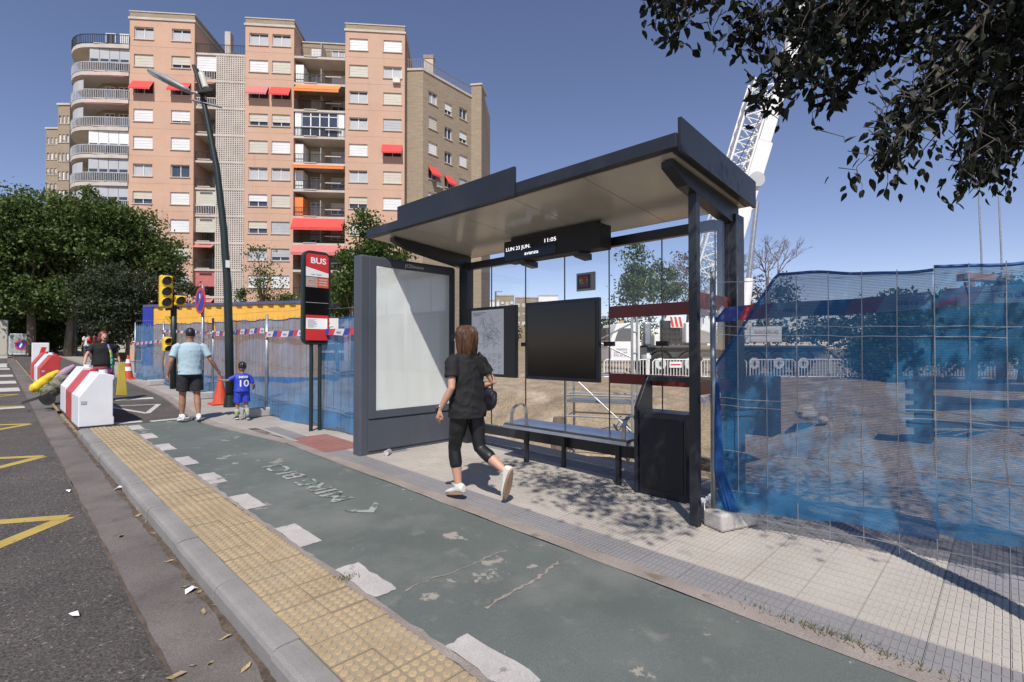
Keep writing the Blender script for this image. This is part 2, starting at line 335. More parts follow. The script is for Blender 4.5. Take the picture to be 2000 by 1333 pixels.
for r in range(-14, 48):
    for c in range(2):
        o = bpy.data.objects.new('tactile_tile', tm); COL.objects.link(o); o.parent = tac; yy = (r+.5)*T+.05
        o.location = (1.072+(c+.5)*T-1.285, yy-3, gz(yy)+random.uniform(-.002,.002)); o.rotation_euler = (math.atan(SL)+random.uniform(-.004,.004), random.uniform(-.004,.004), math.pi*random.randint(0,1))
# slotted pavement tiles
pav = bpy.data.objects.new('pavement', None); COL.objects.link(pav); pav['kind'] = 'structure'; pav.location = (4, 3, 0)
TT = .3
def slotted(mat, nm):
    mb = MB(); h = TT/2-.0015; mb.box(-h, h, -h, h, -.03, -.0045)
    for c in range(3):
        for k in range(9):
            x0 = -h+c*(2*h/3)+.005; y0 = -h+k*(2*h/9)+.003
            mb.box(x0, x0+2*h/3-.012, y0, y0+2*h/9-.009, -.005, 0)
    me = mb.mesh(nm); me.materials.append(mat); me.materials.append(mat)
    for p_ in me.polygons[6:]: p_.material_index = 1
    return me
tg, tb, tr_ = slotted(K['tileg'], 'grey_tile'), slotted(K['tileb'], 'beige_tile'), slotted(K['tiler'], 'red_tile')
for r in range(-5, 29):
    for c in range(8):
        xx = 3.0+(c+.5)*TT; yy = (r+.5)*TT
        me = tg if (c in (0, 6) or yy < .35 and c > 3) else tb
        if 6.4 < yy < 7.4 and c in (0, 1): me = tr_
        if 5.5 < yy < 6.3 and c < 5 and c > 0 and r % 2: me = tg if c == 2 else tb
        o = bpy.data.objects.new('pavement_tile', me); COL.objects.link(o); o.parent = pav
        o.location = (xx-4, yy-3, gz(yy)+random.uniform(-.0025,.0025)); o.rotation_euler = (math.atan(SL)+random.uniform(-.005,.005), random.uniform(-.005,.005), 0)
# lane marks, worn to ragged edges
def ragged(x0, x1, y0, y1, dz, mat, nm, par, j=.025):
    P = []
    for (ax, ay), (bx, by) in zip([(x0,y0),(x1,y0),(x1,y1),(x0,y1)], [(x1,y0),(x1,y1),(x0,y1),(x0,y0)]):
        for k in range(6): t = k/6; P.append((ax+(bx-ax)*t+random.uniform(-j,j), ay+(by-ay)*t+random.uniform(-j,j)))
    mb = MB(); mb.add([(x, y, gz(y)+dz) for x, y in P], [tuple(range(len(P)))]); return mb.build(nm, mat, par)
for k, yy in enumerate([.4,1.47,2.59,3.57,4.65,5.68,6.7,7.72,8.75,9.7]):
    ragged(1.53, 1.69, yy, yy+.48, .004, K['greenpaint'], 'lane_mark', lane, .006 if k > 2 else .011)
for ends in (((790,1155),(990,1076),9),((950,1190),(1115,1086),16)):              # cracks across the lane
    A, B = G(*ends[0]), G(*ends[1]); mb = MB(); n = 26; Pn = []
    for i in range(n+1):
        t = i/n; p = A.lerp(B, t); y = p.y+.012*math.sin(9*t)+random.uniform(-.012,.012); wd = random.uniform(.001, .001*ends[2])
        Pn += [(p.x, y-wd, gz(y)+.003), (p.x, y+wd, gz(y)+.003)]
    mb.add(Pn, [(2*i, 2*i+2, 2*i+3, 2*i+1) for i in range(n)]); mb.build('crack', K['pale'], lane)
text('MIRE BICI', 'lane_lettering', K['wornpaint'], lane, (2.17, 4.3, gz(4.3)+.006), (0,1,SL), (-1,0,0), .3, .0005, fat=.004, width=1.72).location.x += .18
mb = MB()
for yy in (3.85,):
    mb.add([(x, y, gz(y)+.005) for x, y in ((2.12,yy+.16),(2.27,yy),(2.42,yy+.16),(2.42,yy+.24),(2.27,yy+.09),(2.12,yy+.24))], [(0,1,4,5),(1,2,3,4)])
mb.build('lane_arrow', K['wornpaint'], lane)
# yellow zigzag on the road, crossing stripes, give-way triangle
def stroke(mb, a, b, wd, dz):
    a, b = V((*a, 0)), V((*b, 0)); d = (b-a).normalized(); r = V((-d.y, d.x, 0))*wd/2
    mb.add([(p.x, p.y, gz(p.y)+dz) for p in (a-r, b-r, b+r, a+r)], [(0,1,2,3)])
mb = MB()
for yt in (5.87, 8.97, 12.3, 15.4, 18.4):
    for s in (-1, 1): stroke(mb, (.47, yt), (-.75, yt+s*.95-.3), .13, -.1165+.001*s)
o = mb.build('zigzag_marking', K['ypaint']); o['kind'] = 'structure'
mb = MB()
for yy in (19.5, 22.5, 26, 31, 36): mb.add([(x, y, gz(y)-.115) for x, y in ((-.5,yy),(.55,yy-.1),(.55,yy+1.2),(-.5,yy+1.3))], [(0,1,2,3)])
mb.add([(x, y, gz(y)-.115) for x, y in ((-9,15.2),(.5,15.0),(.5,15.35),(-9,15.6))], [(0,1,2,3)])
mb.add([(x, y, gz(y)-.115) for x, y in ((-9,33),(.5,33),(.5,36),(-9,36))], [(0,1,2,3)])
o = mb.build('crossing_marking', K['wpaint']); o['kind'] = 'structure'
mb = MB(); tri = [(1.65,13.2),(2.5,13.0),(2.05,11.6)]
for a, b in zip(tri, tri[1:]+tri[:1]): stroke(mb, a, b, .09, .001+.0007*tri.index(a))
for x0 in (1.45, 1.95, 2.3): stroke(mb, (x0, 14.4), (x0+.35, 14.35), .35, .001)
stroke(mb, (1.9, 10.5), (2.5, 10.55), .16, .0015); stroke(mb, (1.35, 10.6), (1.8, 10.6), .2, .0015)
o = mb.build('give_way_marking', K['wpaint']); o['kind'] = 'structure'
# ================================================================ BUS SHELTER
SX, Y0, Y1 = 4.8, 1.80, 5.80
sh = thing('bus_shelter', 'anthracite grey bus shelter with glass back, tan soffit and white poster panel', 'bus shelter', (4.4, 3.8, .08))
def zf(x): return 2.92-(x-3.43)/(4.98-3.43)*.12      # underside of the roof
def P(name, mb, mat, par=None, **k): return mb.build(name, mat, par or sh, **k)
RX0, RX1, RY0, RY1 = 3.43, 4.98, 1.69, 6.03
mb = MB(); mb.prism([(RX0,RY0,zf(RX0)+.012),(RX1,RY0,zf(RX1)+.012),(RX1,RY0,zf(RX1)+.12),(RX0,RY0,zf(RX0)+.12)], (0, RY1-RY0, 0)); roof = P('roof', mb, K['anth'], bevel=.006)
mb = MB()                                           # soffit panels
ysp = [RY0+.06, 2.55, 3.4, 4.25, 5.1, RY1-.06]
for a, b in zip(ysp, ysp[1:]):
    mb = MB(); mb.prism([(RX0+.06,a+.003,zf(RX0+.06)+.002),(RX1-.05,a+.003,zf(RX1-.05)+.002),(RX1-.05,a+.003,zf(RX1-.05)+.02),(RX0+.06,a+.003,zf(RX0+.06)+.02)], (0, b-a-.006, 0)); P('soffit_panel', mb, K['soffit'], roof)
for a, b, h in ((2.95+.35, 4.95+.32, .15),):        # raised fin on the front edge
    mb = MB(); mb.prism([(RX0-.02,a,zf(RX0)-.002),(RX0+.012,a,zf(RX0)-.002),(RX0+.012,a,zf(RX0)+.12+h),(RX0-.02,a,zf(RX0)+.12+h)], (0, b-a, 0)); P('roof_fin', mb, K['anth'], roof, bevel=.003)
mb = MB(); mb.prism([(RX0+.03,RY0-.025,zf(RX0)-.01),(RX1+.0,RY0-.025,zf(RX1)-.01),(RX1+.0,RY0-.025,zf(RX1)+.235),(RX0+.03,RY0-.025,zf(RX0)+.235)], (0,.03,0)); P('roof_fin', mb, K['anth'], roof, bevel=.003)
for yy in (1.83, 5.62):                              # cantilever brackets
    mb = MB(); xa, xb = 3.56, 4.86
    mb.prism([(xa,yy-.05,zf(xa)-.01),(xb,yy-.05,zf(xb)-.005),(xb,yy-.05,zf(xb)-.2),(xa+.25,yy-.05,zf(xa+.25)-.13),(xa,yy-.05,zf(xa)-.06)], (0,.1,0)); P('bracket', mb, K['anth'], bevel=.004)
for yy, wx in ((1.86, .2), (5.62, .12)):
    mb = MB(); mb.box(SX-.06, SX+wx-.06, yy-.1, yy+.08, gz(yy)-.02, zf(SX)-.1); P('post', mb, K['anth'], bevel=.006)
mb = MB(); mb.box(3.965, 4.035, 1.785, 1.855, gz(1.8)-.02, zf(4)-.1); P('post', mb, K['anth'], bevel=.004)
mb = MB(); mb.box(SX-.04, SX+.04, 1.97, 5.52, 2.6, 2.7); P('top_rail', mb, K['anth'], bevel=.004)
mb = MB(); mb.box(SX-.03, SX+.05, 1.97, 5.52, .3, .42); P('bottom_rail', mb, K['anth'], bevel=.004)
cuts = [5.5, 5.08, 4.44, 3.8, 3.17, 2.53, 1.98]
for b, a in zip(cuts, cuts[1:]):
    mb = MB(); mb.box(SX, SX+.01, a+.004, b-.004, .425, 2.597); P('glass_pane', mb, K['glass'])
    mb = MB(); mb.box(SX-.003, SX+.013, a-.0035, a+.0035, .43, 2.595); P('glass_joint', mb, K['blackm'])
    if a > 2 and a < 5: mb = MB(); mb.box(SX-.02, SX+.03, a-.06, a+.06, 1.5, 1.55); P('glass_clamp', mb, K['blackm'])
mb = MB(); mb.box(4.06, 4.72, 1.815, 1.825, .35, 2.62); P('side_pane', mb, K['glass'])
for z0, z1 in ((1.81, 1.94), (1.09, 1.2)):
    mb = MB(); mb.box(SX-.008, SX-.004, 2.0, 3.17, z0, z1); P('red_band', mb, K['dred'])
    mb = MB(); mb.box(4.06, 4.72, 1.808, 1.812, z0, z1); P('red_band', mb, K['dred'])
# poster panel
mb = MB(); mb.box(3.22, 4.74, 5.80, 5.98, .1, 2.66); case = P('poster_case', mb, K['anthl'], bevel=.02)
def frame(mb, x0, x1, z0, z1, y0, y1, wd, wb=None):
    wb = wb or wd
    mb.box(x0, x0+wd, y0, y1, z0, z1); mb.box(x1-wd, x1, y0, y1, z0, z1); mb.box(x0+wd, x1-wd, y0, y1, z1-wd, z1); mb.box(x0+wd, x1-wd, y0, y1, z0, z0+wb); return mb
P('poster_frame', frame(MB(), 3.33, 4.72, .58, 2.63, 5.77, 5.797, .1), K['anthl'], case, bevel=.004)
mb = MB(); mb.box(3.33, 4.72, 5.785, 5.797, .17, .565); P('lower_panel', mb, K['anthl'], case, bevel=.004)
mb = MB(); n = 40; m_ = 30; pp = []
for j in range(n+1):
    for i in range(m_+1):
        u, v_ = i/m_, j/n; crease = .007*math.sin(9*u+6*v_+2*math.sin(4*v_))*(v_**1.5)+.0055*math.sin(23*v_-11*u+2*math.sin(7*u))*max(0, v_-.4)*2*(1-u)+.002*math.sin(31*u+5*v_)
        pp.append((3.43+1.19*u, 5.788-.007+crease*.75, .68+1.85*v_))
mb.add(pp, [(j*(m_+1)+i, j*(m_+1)+i+1, (j+1)*(m_+1)+i+1, (j+1)*(m_+1)+i) for j in range(n) for i in range(m_)]); P('poster', mb, K['paper'], case, smooth=True)
mb = MB(); mb.box(3.432, 4.618, 5.768, 5.772, .682, 2.528); P('poster_glass', mb, K['glassh'], case)
text('JCDecaux', 'maker_lettering', K['white'], case, (3.86, 5.7685, 2.565), (1,0,0), (0,0,1), .062, .001, width=.31)
# boards on the back glass
def board(ya, yb, za, zb, name, mat):
    mb = MB(); mb.box(SX-.075, SX-.015, ya, yb, za, zb); return P(name, mb, mat, bevel=.006)
mbd = board(4.55, 5.5, 1.09, 2.04, 'map_board', K['anth'])
mb = MB(); mb.box(SX-.079, SX-.0765, 4.76, 5.4, 1.13, 2.0); P('map_sheet', mb, K['paper'], mbd)
mb = MB(); mb2 = MB(); mb3 = MB()
def ln(mbx, a, b, wd=.0025):
    a, b = V((SX-.0805, *a)), V((SX-.0805, *b)); d = b-a
    if d.length < 1e-5: return
    r = V((0, -d.z, d.y)).normalized()*wd/2; mbx.add([a-r, b-r, b+r, a+r], [(0,1,2,3)])
for k in range(46):
    y, z = 5.05+random.gauss(0,.08), 1.72+random.gauss(0,.09); ang = random.uniform(0, 6.28); mm = random.choice((mb, mb, mb3, mb2))
    for q in range(9):
        ang += random.gauss(0, .5); y2, z2 = y+.028*math.cos(ang), z+.03*math.sin(ang)
        if not (4.79 < y2 < 5.37 and 1.45 < z2 < 1.97): break
        ln(mm, (y, z), (y2, z2)); y, z = y2, z2
for q in range(22):
    for c in range(6):
        if random.random() < .75: ln(mb, (5.37-c*.1, 1.40-q*.012), (5.37-c*.1-random.uniform(.03,.085), 1.40-q*.012), .003)
for q in range(3): ln(mb, (5.37, 1.965-q*.018), (5.1+q*.06, 1.965-q*.018), .007)
gm = M('print_grey', (.26,.26,.27), .7); 
for m2_, mt_ in ((mb, gm), (mb2, M('print_red', (.3,.07,.06), .7)), (mb3, M('print_blue', (.1,.13,.22), .7))): P('map_print', m2_, mt_, mbd)['kind'] = 'stuff'
scb = board(3.26, 4.37, 1.09, 2.05, 'screen_board', K['anth'])
mb = MB(); mb.box(SX-.08, SX-.0765, 3.3, 4.33, 1.13, 2.01); P('screen', mb, K['black'], scb)
mb = MB(); mb.box(SX-.03, SX-.01, 3.34, 3.6, 2.14, 2.35); dv = P('ticket_device', mb, M('device_grey', (.3,.31,.3), .5), bevel=.004)
mb = MB(); mb.box(SX-.034, SX-.0305, 3.4, 3.58, 2.165, 2.325); P('device_screen', mb, K['black'], dv)
cols = [(.5,.05,.04),(.55,.4,.03),(.06,.3,.08),(.04,.12,.3),(.5,.2,.03),(.1,.3,.3)]
cm = [M('print_colour', c, .5) for c in cols]
for i in range(4):
    for j in range(4): mb = MB(); mb.box(SX-.0365, SX-.035, 3.43+i*.032, 3.458+i*.032, 2.19+j*.03, 2.216+j*.03); P('colour_square', mb, cm[(i*3+j*2+i*j) % 6], dv)
# LED display hung from the soffit
mb = MB(); mb.box(4.42, 4.62, 3.02, 4.45, 2.53, 2.79); led = P('led_display', mb, K['blackm'], bevel=.006)
mb = MB(); mb.box(4.414, 4.419, 3.62, 4.43, 2.55, 2.77); P('display_window', mb, K['black'], led)
lm = emit('led_white', (.9,.93,1), 1.3)
for s, yy, zz, wd in (('LUN 23 JUN.', 4.41, 2.665, .40), ('avanza', 4.10, 2.585, .22), ('11:05', 3.80, 2.69, .17)):
    text(s, 'led_text', lm, led, (4.4125, yy, zz), (0,-1,0), (0,0,1), .062, .0005, width=wd)
for yy in (3.35, 4.15): mb = MB(); mb.prism([(4.40,yy-.05,2.53),(4.66,yy-.05,2.53),(4.66,yy-.05,2.46),(4.47,yy-.05,2.48)], (0,.1,0)); P('display_bracket', mb, K['anth'], led)
mb = MB(); mb.bar((4.52,3.1,2.8),(4.52,4.4,2.8),.05,.07); P('display_hanger', mb, K['anth'], led)
# side bin cabinet
cb = thing('waste_cabinet', 'black boxy waste cabinet with slanted side plate beside the bench', 'waste bin', (4.6, 2.35, .05))
mb = MB(); mb.box(4.46, 4.74, 2.12, 2.6, .05, .86); P('body', mb, K['anth'], cb, bevel=.006)
mb = MB(); mb.prism([(4.44,2.605,.05),(4.74,2.605,.05),(4.74,2.605,1.2),(4.66,2.605,1.2),(4.44,2.605,.9)], (0,.04,0)); P('side_plate', mb, K['anth'], cb, bevel=.004)
mb = MB(); mb.bar((4.7,2.62,1.17),(4.7,1.98,1.17),.06,.05); P('top_rail', mb, K['anth'], cb)
mb = MB(); mb.box(4.45, 4.458, 2.14, 2.58, .12, .8); P('door', mb, K['blackm'], cb, bevel=.003)
# bench
bn = thing('bench', 'brushed steel bench with two hoop armrests on dark legs in the bus shelter', 'bench', (4.65, 3.6, .08))
mb = MB(); n = 10; prof = [(4.42,.50),(4.425,.535),(4.45,.555),(4.6,.56),(4.78,.575),(4.8,.565),(4.78,.55),(4.6,.535),(4.46,.525),(4.44,.5)]
mb.prism([(x, 2.72, z) for x, z in prof], (0, 1.75, 0)); P('seat', mb, K['steel'], bn, smooth=False)
for yy in (2.78, 4.36):
    pts = [(4.46,yy,.55),(4.47,yy,.68),(4.5,yy,.74),(4.56,yy,.77),(4.66,yy,.78),(4.71,yy,.74),(4.73,yy,.66),(4.73,yy,.56)]
    mb = MB()
    for a, b in zip(pts, pts[1:]): mb.bar(a, b, .045, .012, (0,1,0) if False else (1,0,.3))
    P('armrest', mb, K['steel'], bn)
for yy in (2.9, 4.2):
    mb = MB(); mb.tube([(4.56,yy,gz(yy)),(4.56,yy,.53)], .035, 12); P('leg', mb, K['anth'], bn, smooth=False)
mb = MB(); mb.tube([(4.72,3.75,gz(3.7)),(4.72,3.75,.53)], .03, 12); P('leg', mb, K['anth'], bn)
# ================================================================ BUS STOP SIGN
bs = thing('bus_stop_sign', 'red and black bus stop sign with rounded green frame on two posts', 'bus sign', (3.59, 7.85, gz(7.85)))
# faces -Y (towards the camera), centred at X 3.59
def rrect(cx, cz, w, h, r, y, n=6):
    pts = []
    for qx, qz, a0 in ((1,1,0),(-1,1,90),(-1,-1,180),(1,-1,270)):
        for k in range(n+1):
            a = math.radians(a0+90*k/n); pts.append((cx+qx*(w/2-r)+r*math.cos(a), y, cz+qz*(h/2-r)+r*math.sin(a)))
    return pts
BX, BY, BZ0, BZ1 = 3.60, 7.84, 1.53, 3.02
mb = MB(); mb.prism(rrect(BX, (BZ0+BZ1)/2, .46, BZ1-BZ0, .12, BY), (0,.09,0)); fr = P('frame', mb, K['dgreen'], bs, bevel=.012)
mb = MB(); mb.prism(rrect(BX, (BZ0+BZ1)/2, .385, BZ1-BZ0-.075, .085, BY-.004), (0,.003,0)); P('face', mb, K['black'], fr)
def plate(x0, x1, z0, z1, mat, nm='panel', d=.007): mb = MB(); mb.box(x0, x1, BY-d, BY-d+.002, z0, z1); return P(nm, mb, mat, fr)
L, R = BX-.185, BX+.185
mb = MB(); mb.prism([(L+.03,BY-.007,2.97),(R-.03,BY-.007,2.97),(R,BY-.007,2.93),(R,BY-.007,2.68),(L,BY-.007,2.76),(L,BY-.007,2.93)], (0,.002,0)); P('header', mb, K['red'], fr)
mb = MB(); mb.prism([(L,BY-.007,2.757),(R,BY-.007,2.677),(R,BY-.007,2.61),(L,BY-.007,2.61)], (0,.002,0)); P('header_band', mb, K['white'], fr)
text('BUS', 'lettering', K['white'], fr, (BX-.115, BY-.0095, 2.82), (1,0,0), (0,0,1), .13, .001, fat=.003, width=.25)
gt = M('sign_grey', (.35,.33,.31), .5); plate(L, BX+.005, 2.44, 2.6, gt); plate(BX+.01, R, 2.44, 2.6, M('sign_orange', (.6,.1,.03), .5))
text('Ci1', 'lettering', M('sign_salmon', (.75,.3,.2), .5), fr, (L+.012, BY-.0095, 2.46), (1,0,0), (0,0,1), .155, .001, fat=.002, width=.17)
for k, s in enumerate(('PARQUE', 'SEPARADA', 'DESTINO')): text(s, 'lettering', K['white'], fr, (BX+.022, BY-.0095, 2.555-k*.042), (1,0,0), (0,0,1), .036, .001, width=.14)
text('avanza    Zaragoza', 'lettering', gt, fr, (BX-.1, BY-.0095, 2.64), (1,0,0), (0,0,1), .022, .001)
mb = MB(); mb.box(L, R, BY-.0075, BY-.006, 2.193, 2.2); P('divider', mb, gt, fr)
plate(L, R, 1.60, 2.0, K['red']); plate(L+.005, R-.02, 1.78, 1.95, K['paper'], 'timetable', .0095)
mb = MB()
for k in range(9): mb.box(L+.03, L+random.uniform(.12,.2), BY-.0115, BY-.0105, 1.925-k*.015, 1.929-k*.015)
P('print', mb, gm, fr)
for dx in (-.07, .07): mb = MB(); mb.tube([(BX+dx, BY+.045, gz(7.85)-.02),(BX+dx, BY+.045, BZ0+.05)], .03, 10); P('post', mb, K['dgreen'], bs)
# ================================================================ APARTMENT BUILDING
ST = 2.9
def plan(px_, D): q = at(px_, 680, D); return V((q.x, q.y, 0))
A0, A1 = plan(247, 52.9), plan(790, 55.5)
EU = (A1-A0).normalized(); EW = V((-EU.y, EU.x, 0))
if EW.dot(FW) < 0: EW = -EW
def U(px_, off=0):                                  # facade coordinate of a photo column
    d = ray(px_, 680); n = EW; t = (A0-CAM+EW*off).dot(n)/d.dot(n); return ((CAM+d*t)-A0).dot(EU)
def W(u, w_, z): return A0+EU*u+EW*w_+V((0,0,z))
ZT = 35.35                                          # top of the uppermost window row
NR = 12
blk = thing('apartment_building', 'salmon and buff brick apartment block with curved balconies behind the trees', 'building', W(12, 5, -.5))
class FB(MB):                                       # a face of the building: s along, d inwards, z up
    def __init__(s, a, e, inn): super().__init__(); s.a, s.e, s.i = a, e, inn
    def p(s, u, d, z): return s.a+s.e*u+s.i*d+V((0,0,z))
    def bx(s, u0, u1, d0, d1, z0, z1):
        return s.add([s.p(u,d,z) for z in (z0,z1) for u, d in ((u0,d0),(u1,d0),(u1,d1),(u0,d1))], [(0,3,2,1),(4,5,6,7),(0,1,5,4),(1,2,6,5),(2,3,7,6),(3,0,4,7)])
    def holed(s, u0, u1, z0, z1, holes, dep=.28):
        us = sorted({u0, u1}|{h[0] for h in holes}|{h[1] for h in holes}); zs = sorted({z0, z1}|{h[2] for h in holes}|{h[3] for h in holes})
        for a, b in zip(us, us[1:]):
            for c, d in zip(zs, zs[1:]):
                if not any(h[0] <= a+1e-4 and b <= h[1]+1e-4 and h[2] <= c+1e-4 and d <= h[3]+1e-4 for h in holes):
                    s.add([s.p(a,0,c), s.p(b,0,c), s.p(b,0,d), s.p(a,0,d)], [(0,1,2,3)])
        for a, b, c, d in holes:
            s.add([s.p(a,0,c), s.p(b,0,c), s.p(b,0,d), s.p(a,0,d), s.p(a,dep,c), s.p(b,dep,c), s.p(b,dep,d), s.p(a,dep,d)], [(0,1,5,4),(1,2,6,5),(2,3,7,6),(3,0,4,7)])
        return s
SHUT = [K['shut_w'], K['shut_w'], K['shut_c'], K['shut_c'], K['shut_g']]
def window(fa, u0, u1, z0, z1, style=None, dep=.2, par=None):
    par = par or blk
    mk = lambda: FB(*fa)
    mb = mk(); t = .06
    mb.bx(u0, u0+t, dep-.05, dep+.02, z0, z1); mb.bx(u1-t, u1, dep-.05, dep+.02, z0, z1); mb.bx(u0+t, u1-t, dep-.05, dep+.02, z1-t, z1); mb.bx(u0+t, u1-t, dep-.05, dep+.02, z0, z0+t)
    mb.bx((u0+u1)/2-.035, (u0+u1)/2+.035, dep-.045, dep+.02, z0+t, z1-t)
    wd = mb.build('window', K['shut_w'], par)
    mb = mk(); mb.bx(u0, u1, dep+.03, dep+.06, z0, z1); mb.build('pane', K['pane'], wd)
    mb = mk(); mb.bx(u0-.08, u1+.08, -.09, .05, z0-.09, z0-.002); mb.build('sill', K['slab'], wd)
    st = style if style is not None else random.choice(('full','full','full','part','curt','part','full'))
    sm = random.choice(SHUT)
    if st in ('full', 'part'):
        lo = z0+.02 if st == 'full' else z0+(z1-z0)*random.uniform(.15, .45)
        mb = mk(); n = max(4, int((z1-lo)/.14))
        for k in range(n): a = lo+(z1-lo)*k/n; mb.bx(u0+.02, u1-.02, dep-.1+.012*(k % 2), dep-.055, a, lo+(z1-lo)*(k+1)/n-.012)
        mb.build('shutter', sm, wd)
    elif st == 'curt':
        mb = mk(); mb.bx(u0+t, u1-t, dep+.022, dep+.028, z0+t, z0+(z1-z0)*random.uniform(.75,.95)); mb.build('curtain', K['shut_g'], wd)
    if st in ('awn', 'awnp'):
        mb = mk(); o_ = .75; zb = z1-.95
        a, b, c, d = mk().p(u0-.1,-.03,z1+.05), mk().p(u1+.1,-.03,z1+.05), mk().p(u1+.1,-o_,zb), mk().p(u0-.1,-o_,zb)
        nn = (b-a).cross(d-a).normalized()*.03; mb.add([a,b,c,d,a+nn,b+nn,c+nn,d+nn], [(0,1,2,3),(7,6,5,4),(0,4,5,1),(1,5,6,2),(2,6,7,3),(3,7,4,0)])
        n = 8
        for k in range(n):
            q0, q1 = d.lerp(c, k/n), d.lerp(c, (k+1)/n); mb.add([q0, q1, q1-V((0,0,.16)), q0.lerp(q1,.5)-V((0,0,.24)), q0-V((0,0,.16))], [(0,1,2,3,4)])
        mb.build('awning', K['awn_r'] if st == 'awn' else K['awn_p'], wd)
    return wd
def aircon(fa, u, z, par): mb = FB(*fa); mb.bx(u, u+.8, -.35, -.02, z, z+.55); mb.build('air_conditioner', K['cream'], par, bevel=.03)
def railing(fa, u0, u1, d, z, par, mat, h=1.0, n=None, returns=0):
    mb = FB(*fa); mb.bx(u0, u1, d-.03, d+.03, z+h-.05, z+h); mb.bx(u0, u1, d-.02, d+.02, z+.06, z+.1)
    n = n or int((u1-u0)/.16)
    for k in range(n+1): q = u0+(u1-u0)*k/n; mb.bx(q-.014, q+.014, d-.014, d+.014, z+.1, z+h-.05)
    return mb.build('railing', mat, par)
FA = (A0, EU, EW)
rowz = [ZT-ST*k for k in range(NR)]
WH = 1.3
def tower(pa, pb, wins, styles):
    u0, u1 = U(pa), U(pb); holes = []
    for k in range(NR):
        for (wa, wb) in wins: holes.append((U(wa), U(wb), rowz[k]-WH, rowz[k]))
    mb = FB(*FA); mb.holed(u0, u1, -.5, ZT+.75, holes)
    # side and back walls
    for u in (u0, u1): mb.add([mb.p(u,0,-.5), mb.p(u,9,-.5), mb.p(u,9,ZT+.75), mb.p(u,0,ZT+.75)], [(0,1,2,3)])
    wl = mb.build('wall', K['salmon'], blk)
    mb = FB(*FA); mb.bx(u0-.12, u1+.12, -.1, 9, ZT+.76, ZT+1.0); mb.build('cornice', K['slab'], blk)
    mb = FB(*FA); mb.bx(u0+.0, u1-.0, .0, 9, ZT+1.002, ZT+1.55); mb.build('parapet', K['brick'], blk)
    mb = FB(*FA); mb.bx(u0-.06, u1+.06, -.06, 9, ZT+1.552, ZT+1.66); mb.build('coping', K['slab'], blk)
    for k in range(NR-1):                             # fine joint at each floor
        mb = FB(*FA); mb.bx(u0, u1, -.012, .0, rowz[k]-WH-.75, rowz[k]-WH-.72); mb.build('floor_joint', K['salmon'], blk)
    i = 0
    for k in range(NR):
        for (wa, wb) in wins:
            window(FA, U(wa), U(wb), rowz[k]-WH, rowz[k], styles.get((k, wins.index((wa, wb))))); i += 1
tower(247, 375, [(256,294),(330,367)], {(0,0):'curt',(0,1):'curt',(1,0):'full',(1,1):'part',(2,0):'awn',(2,1):'awn',(3,0):'full',(4,0):'full',(4,1):'full',(5,0):'curt',(5,1):'none',(6,0):'part',(6,1):'full'})
tower(475, 571, [(483,520),(528,564)], {(0,0):'curt',(0,1):'curt',(1,0):'full',(1,1):'full',(2,0):'awnp',(2,1):'awn',(4,0):'full',(4,1):'full',(5,0):'curt',(5,1):'curt'})
tower(672, 789, [(680,716),(747,783)], {(0,0):'full',(0,1):'full',(1,0):'full',(1,1):'curt',(2,0):'curt',(3,0):'curt',(3,1):'full',(4,0):'full',(4,1):'awn',(5,0):'curt',(6,0):'part'})
aircon(FA, U(766), rowz[1]-WH-.62, blk)
# recessed bay with balcony and pierced screen
ub0, ubm, ub1 = U(375), U(416), U(475); D0 = .35
mb = FB(*FA); mb.bx(ub0, ub1, 3.2, 3.4, -.5, ZT-.6); mb.build('bay_wall', K['brick'], blk)
for k in range(NR):
    z = rowz[k]-WH-.95                              # floor of this storey
    mb = FB(*FA); mb.bx(ub0+.01, ub1-.01, D0-.05, 3.2, z-.22, z); mb.build('floor_slab', K['slab'], blk)
    if k == 0:
        railing(FA, ub0+.02, ub1-.02, D0, z+.0, blk, K['blackm']); continue
    railing(FA, ub0+.02, ubm-.05, D0, z, blk, K['white'] if k in (1,2,6,11) else K['blackm'])
    top = z+ST-.23
    mb = FB(*FA)
    if k in (1, 6, 7, 9):
        for q in range(12): mb.bx(ub0+.05, ubm-.1, D0+.08+.01*(q % 2), D0+.14, z+1.05+(top-z-1.05)*q/12, z+1.05+(top-z-1.05)*(q+1)/12-.01)
        mb.build('shutter', K['awn_p'] if k == 9 else (K['shut_c'] if k != 1 else K['shut_w']), blk)
    elif k in (2, 8, 10):
        a = [mb.p(ub0+.1,D0,top-.05), mb.p(ubm-.1,D0,top-.05), mb.p(ubm-.1,D0-.7,top-.5), mb.p(ub0+.1,D0-.7,top-.5)]
        mb.add(a+[q+V((0,0,.04)) for q in a], [(3,2,1,0),(4,5,6,7),(2,3,7,6),(0,4,7,3),(1,2,6,5)]); mb.build('awning', K['awn_p'], blk)
    window(FA, ub0+.5, ubm-.5, z+.05, z+2.1, 'curt', dep=3.15)
    # pierced screen: bars in both directions with a dark sheet behind as painted shade
    mb = FB(*FA); n = 13; m_ = 13
    for q in range(n+1): uu = ubm+(ub1-.04-ubm)*q/n; mb.bx(uu-.06, uu+.06, D0-.02, D0+.1, z, top)
    for q in range(m_+1): zz = z+(top-z)*q/m_; mb.bx(ubm, ub1-.02, D0-.015, D0+.095, zz-.05, zz+.05)
    mb.build('pierced_screen', K['slab'], blk)
mb = FB(*FA); mb.bx(ubm-.02, ub1, D0+.9, D0+.95, -.5, rowz[1]+.5); mb.build('stair_shade_sheet', K['dark'], blk)  # dark colour stands in for the shade behind the screen holes
mb = FB(*FA); mb.bx(U(418), U(430), 1.8, 2.6, rowz[0]-2, rowz[0]+1.1); mb.build('chimney', K['slab'], blk, bevel=.05)
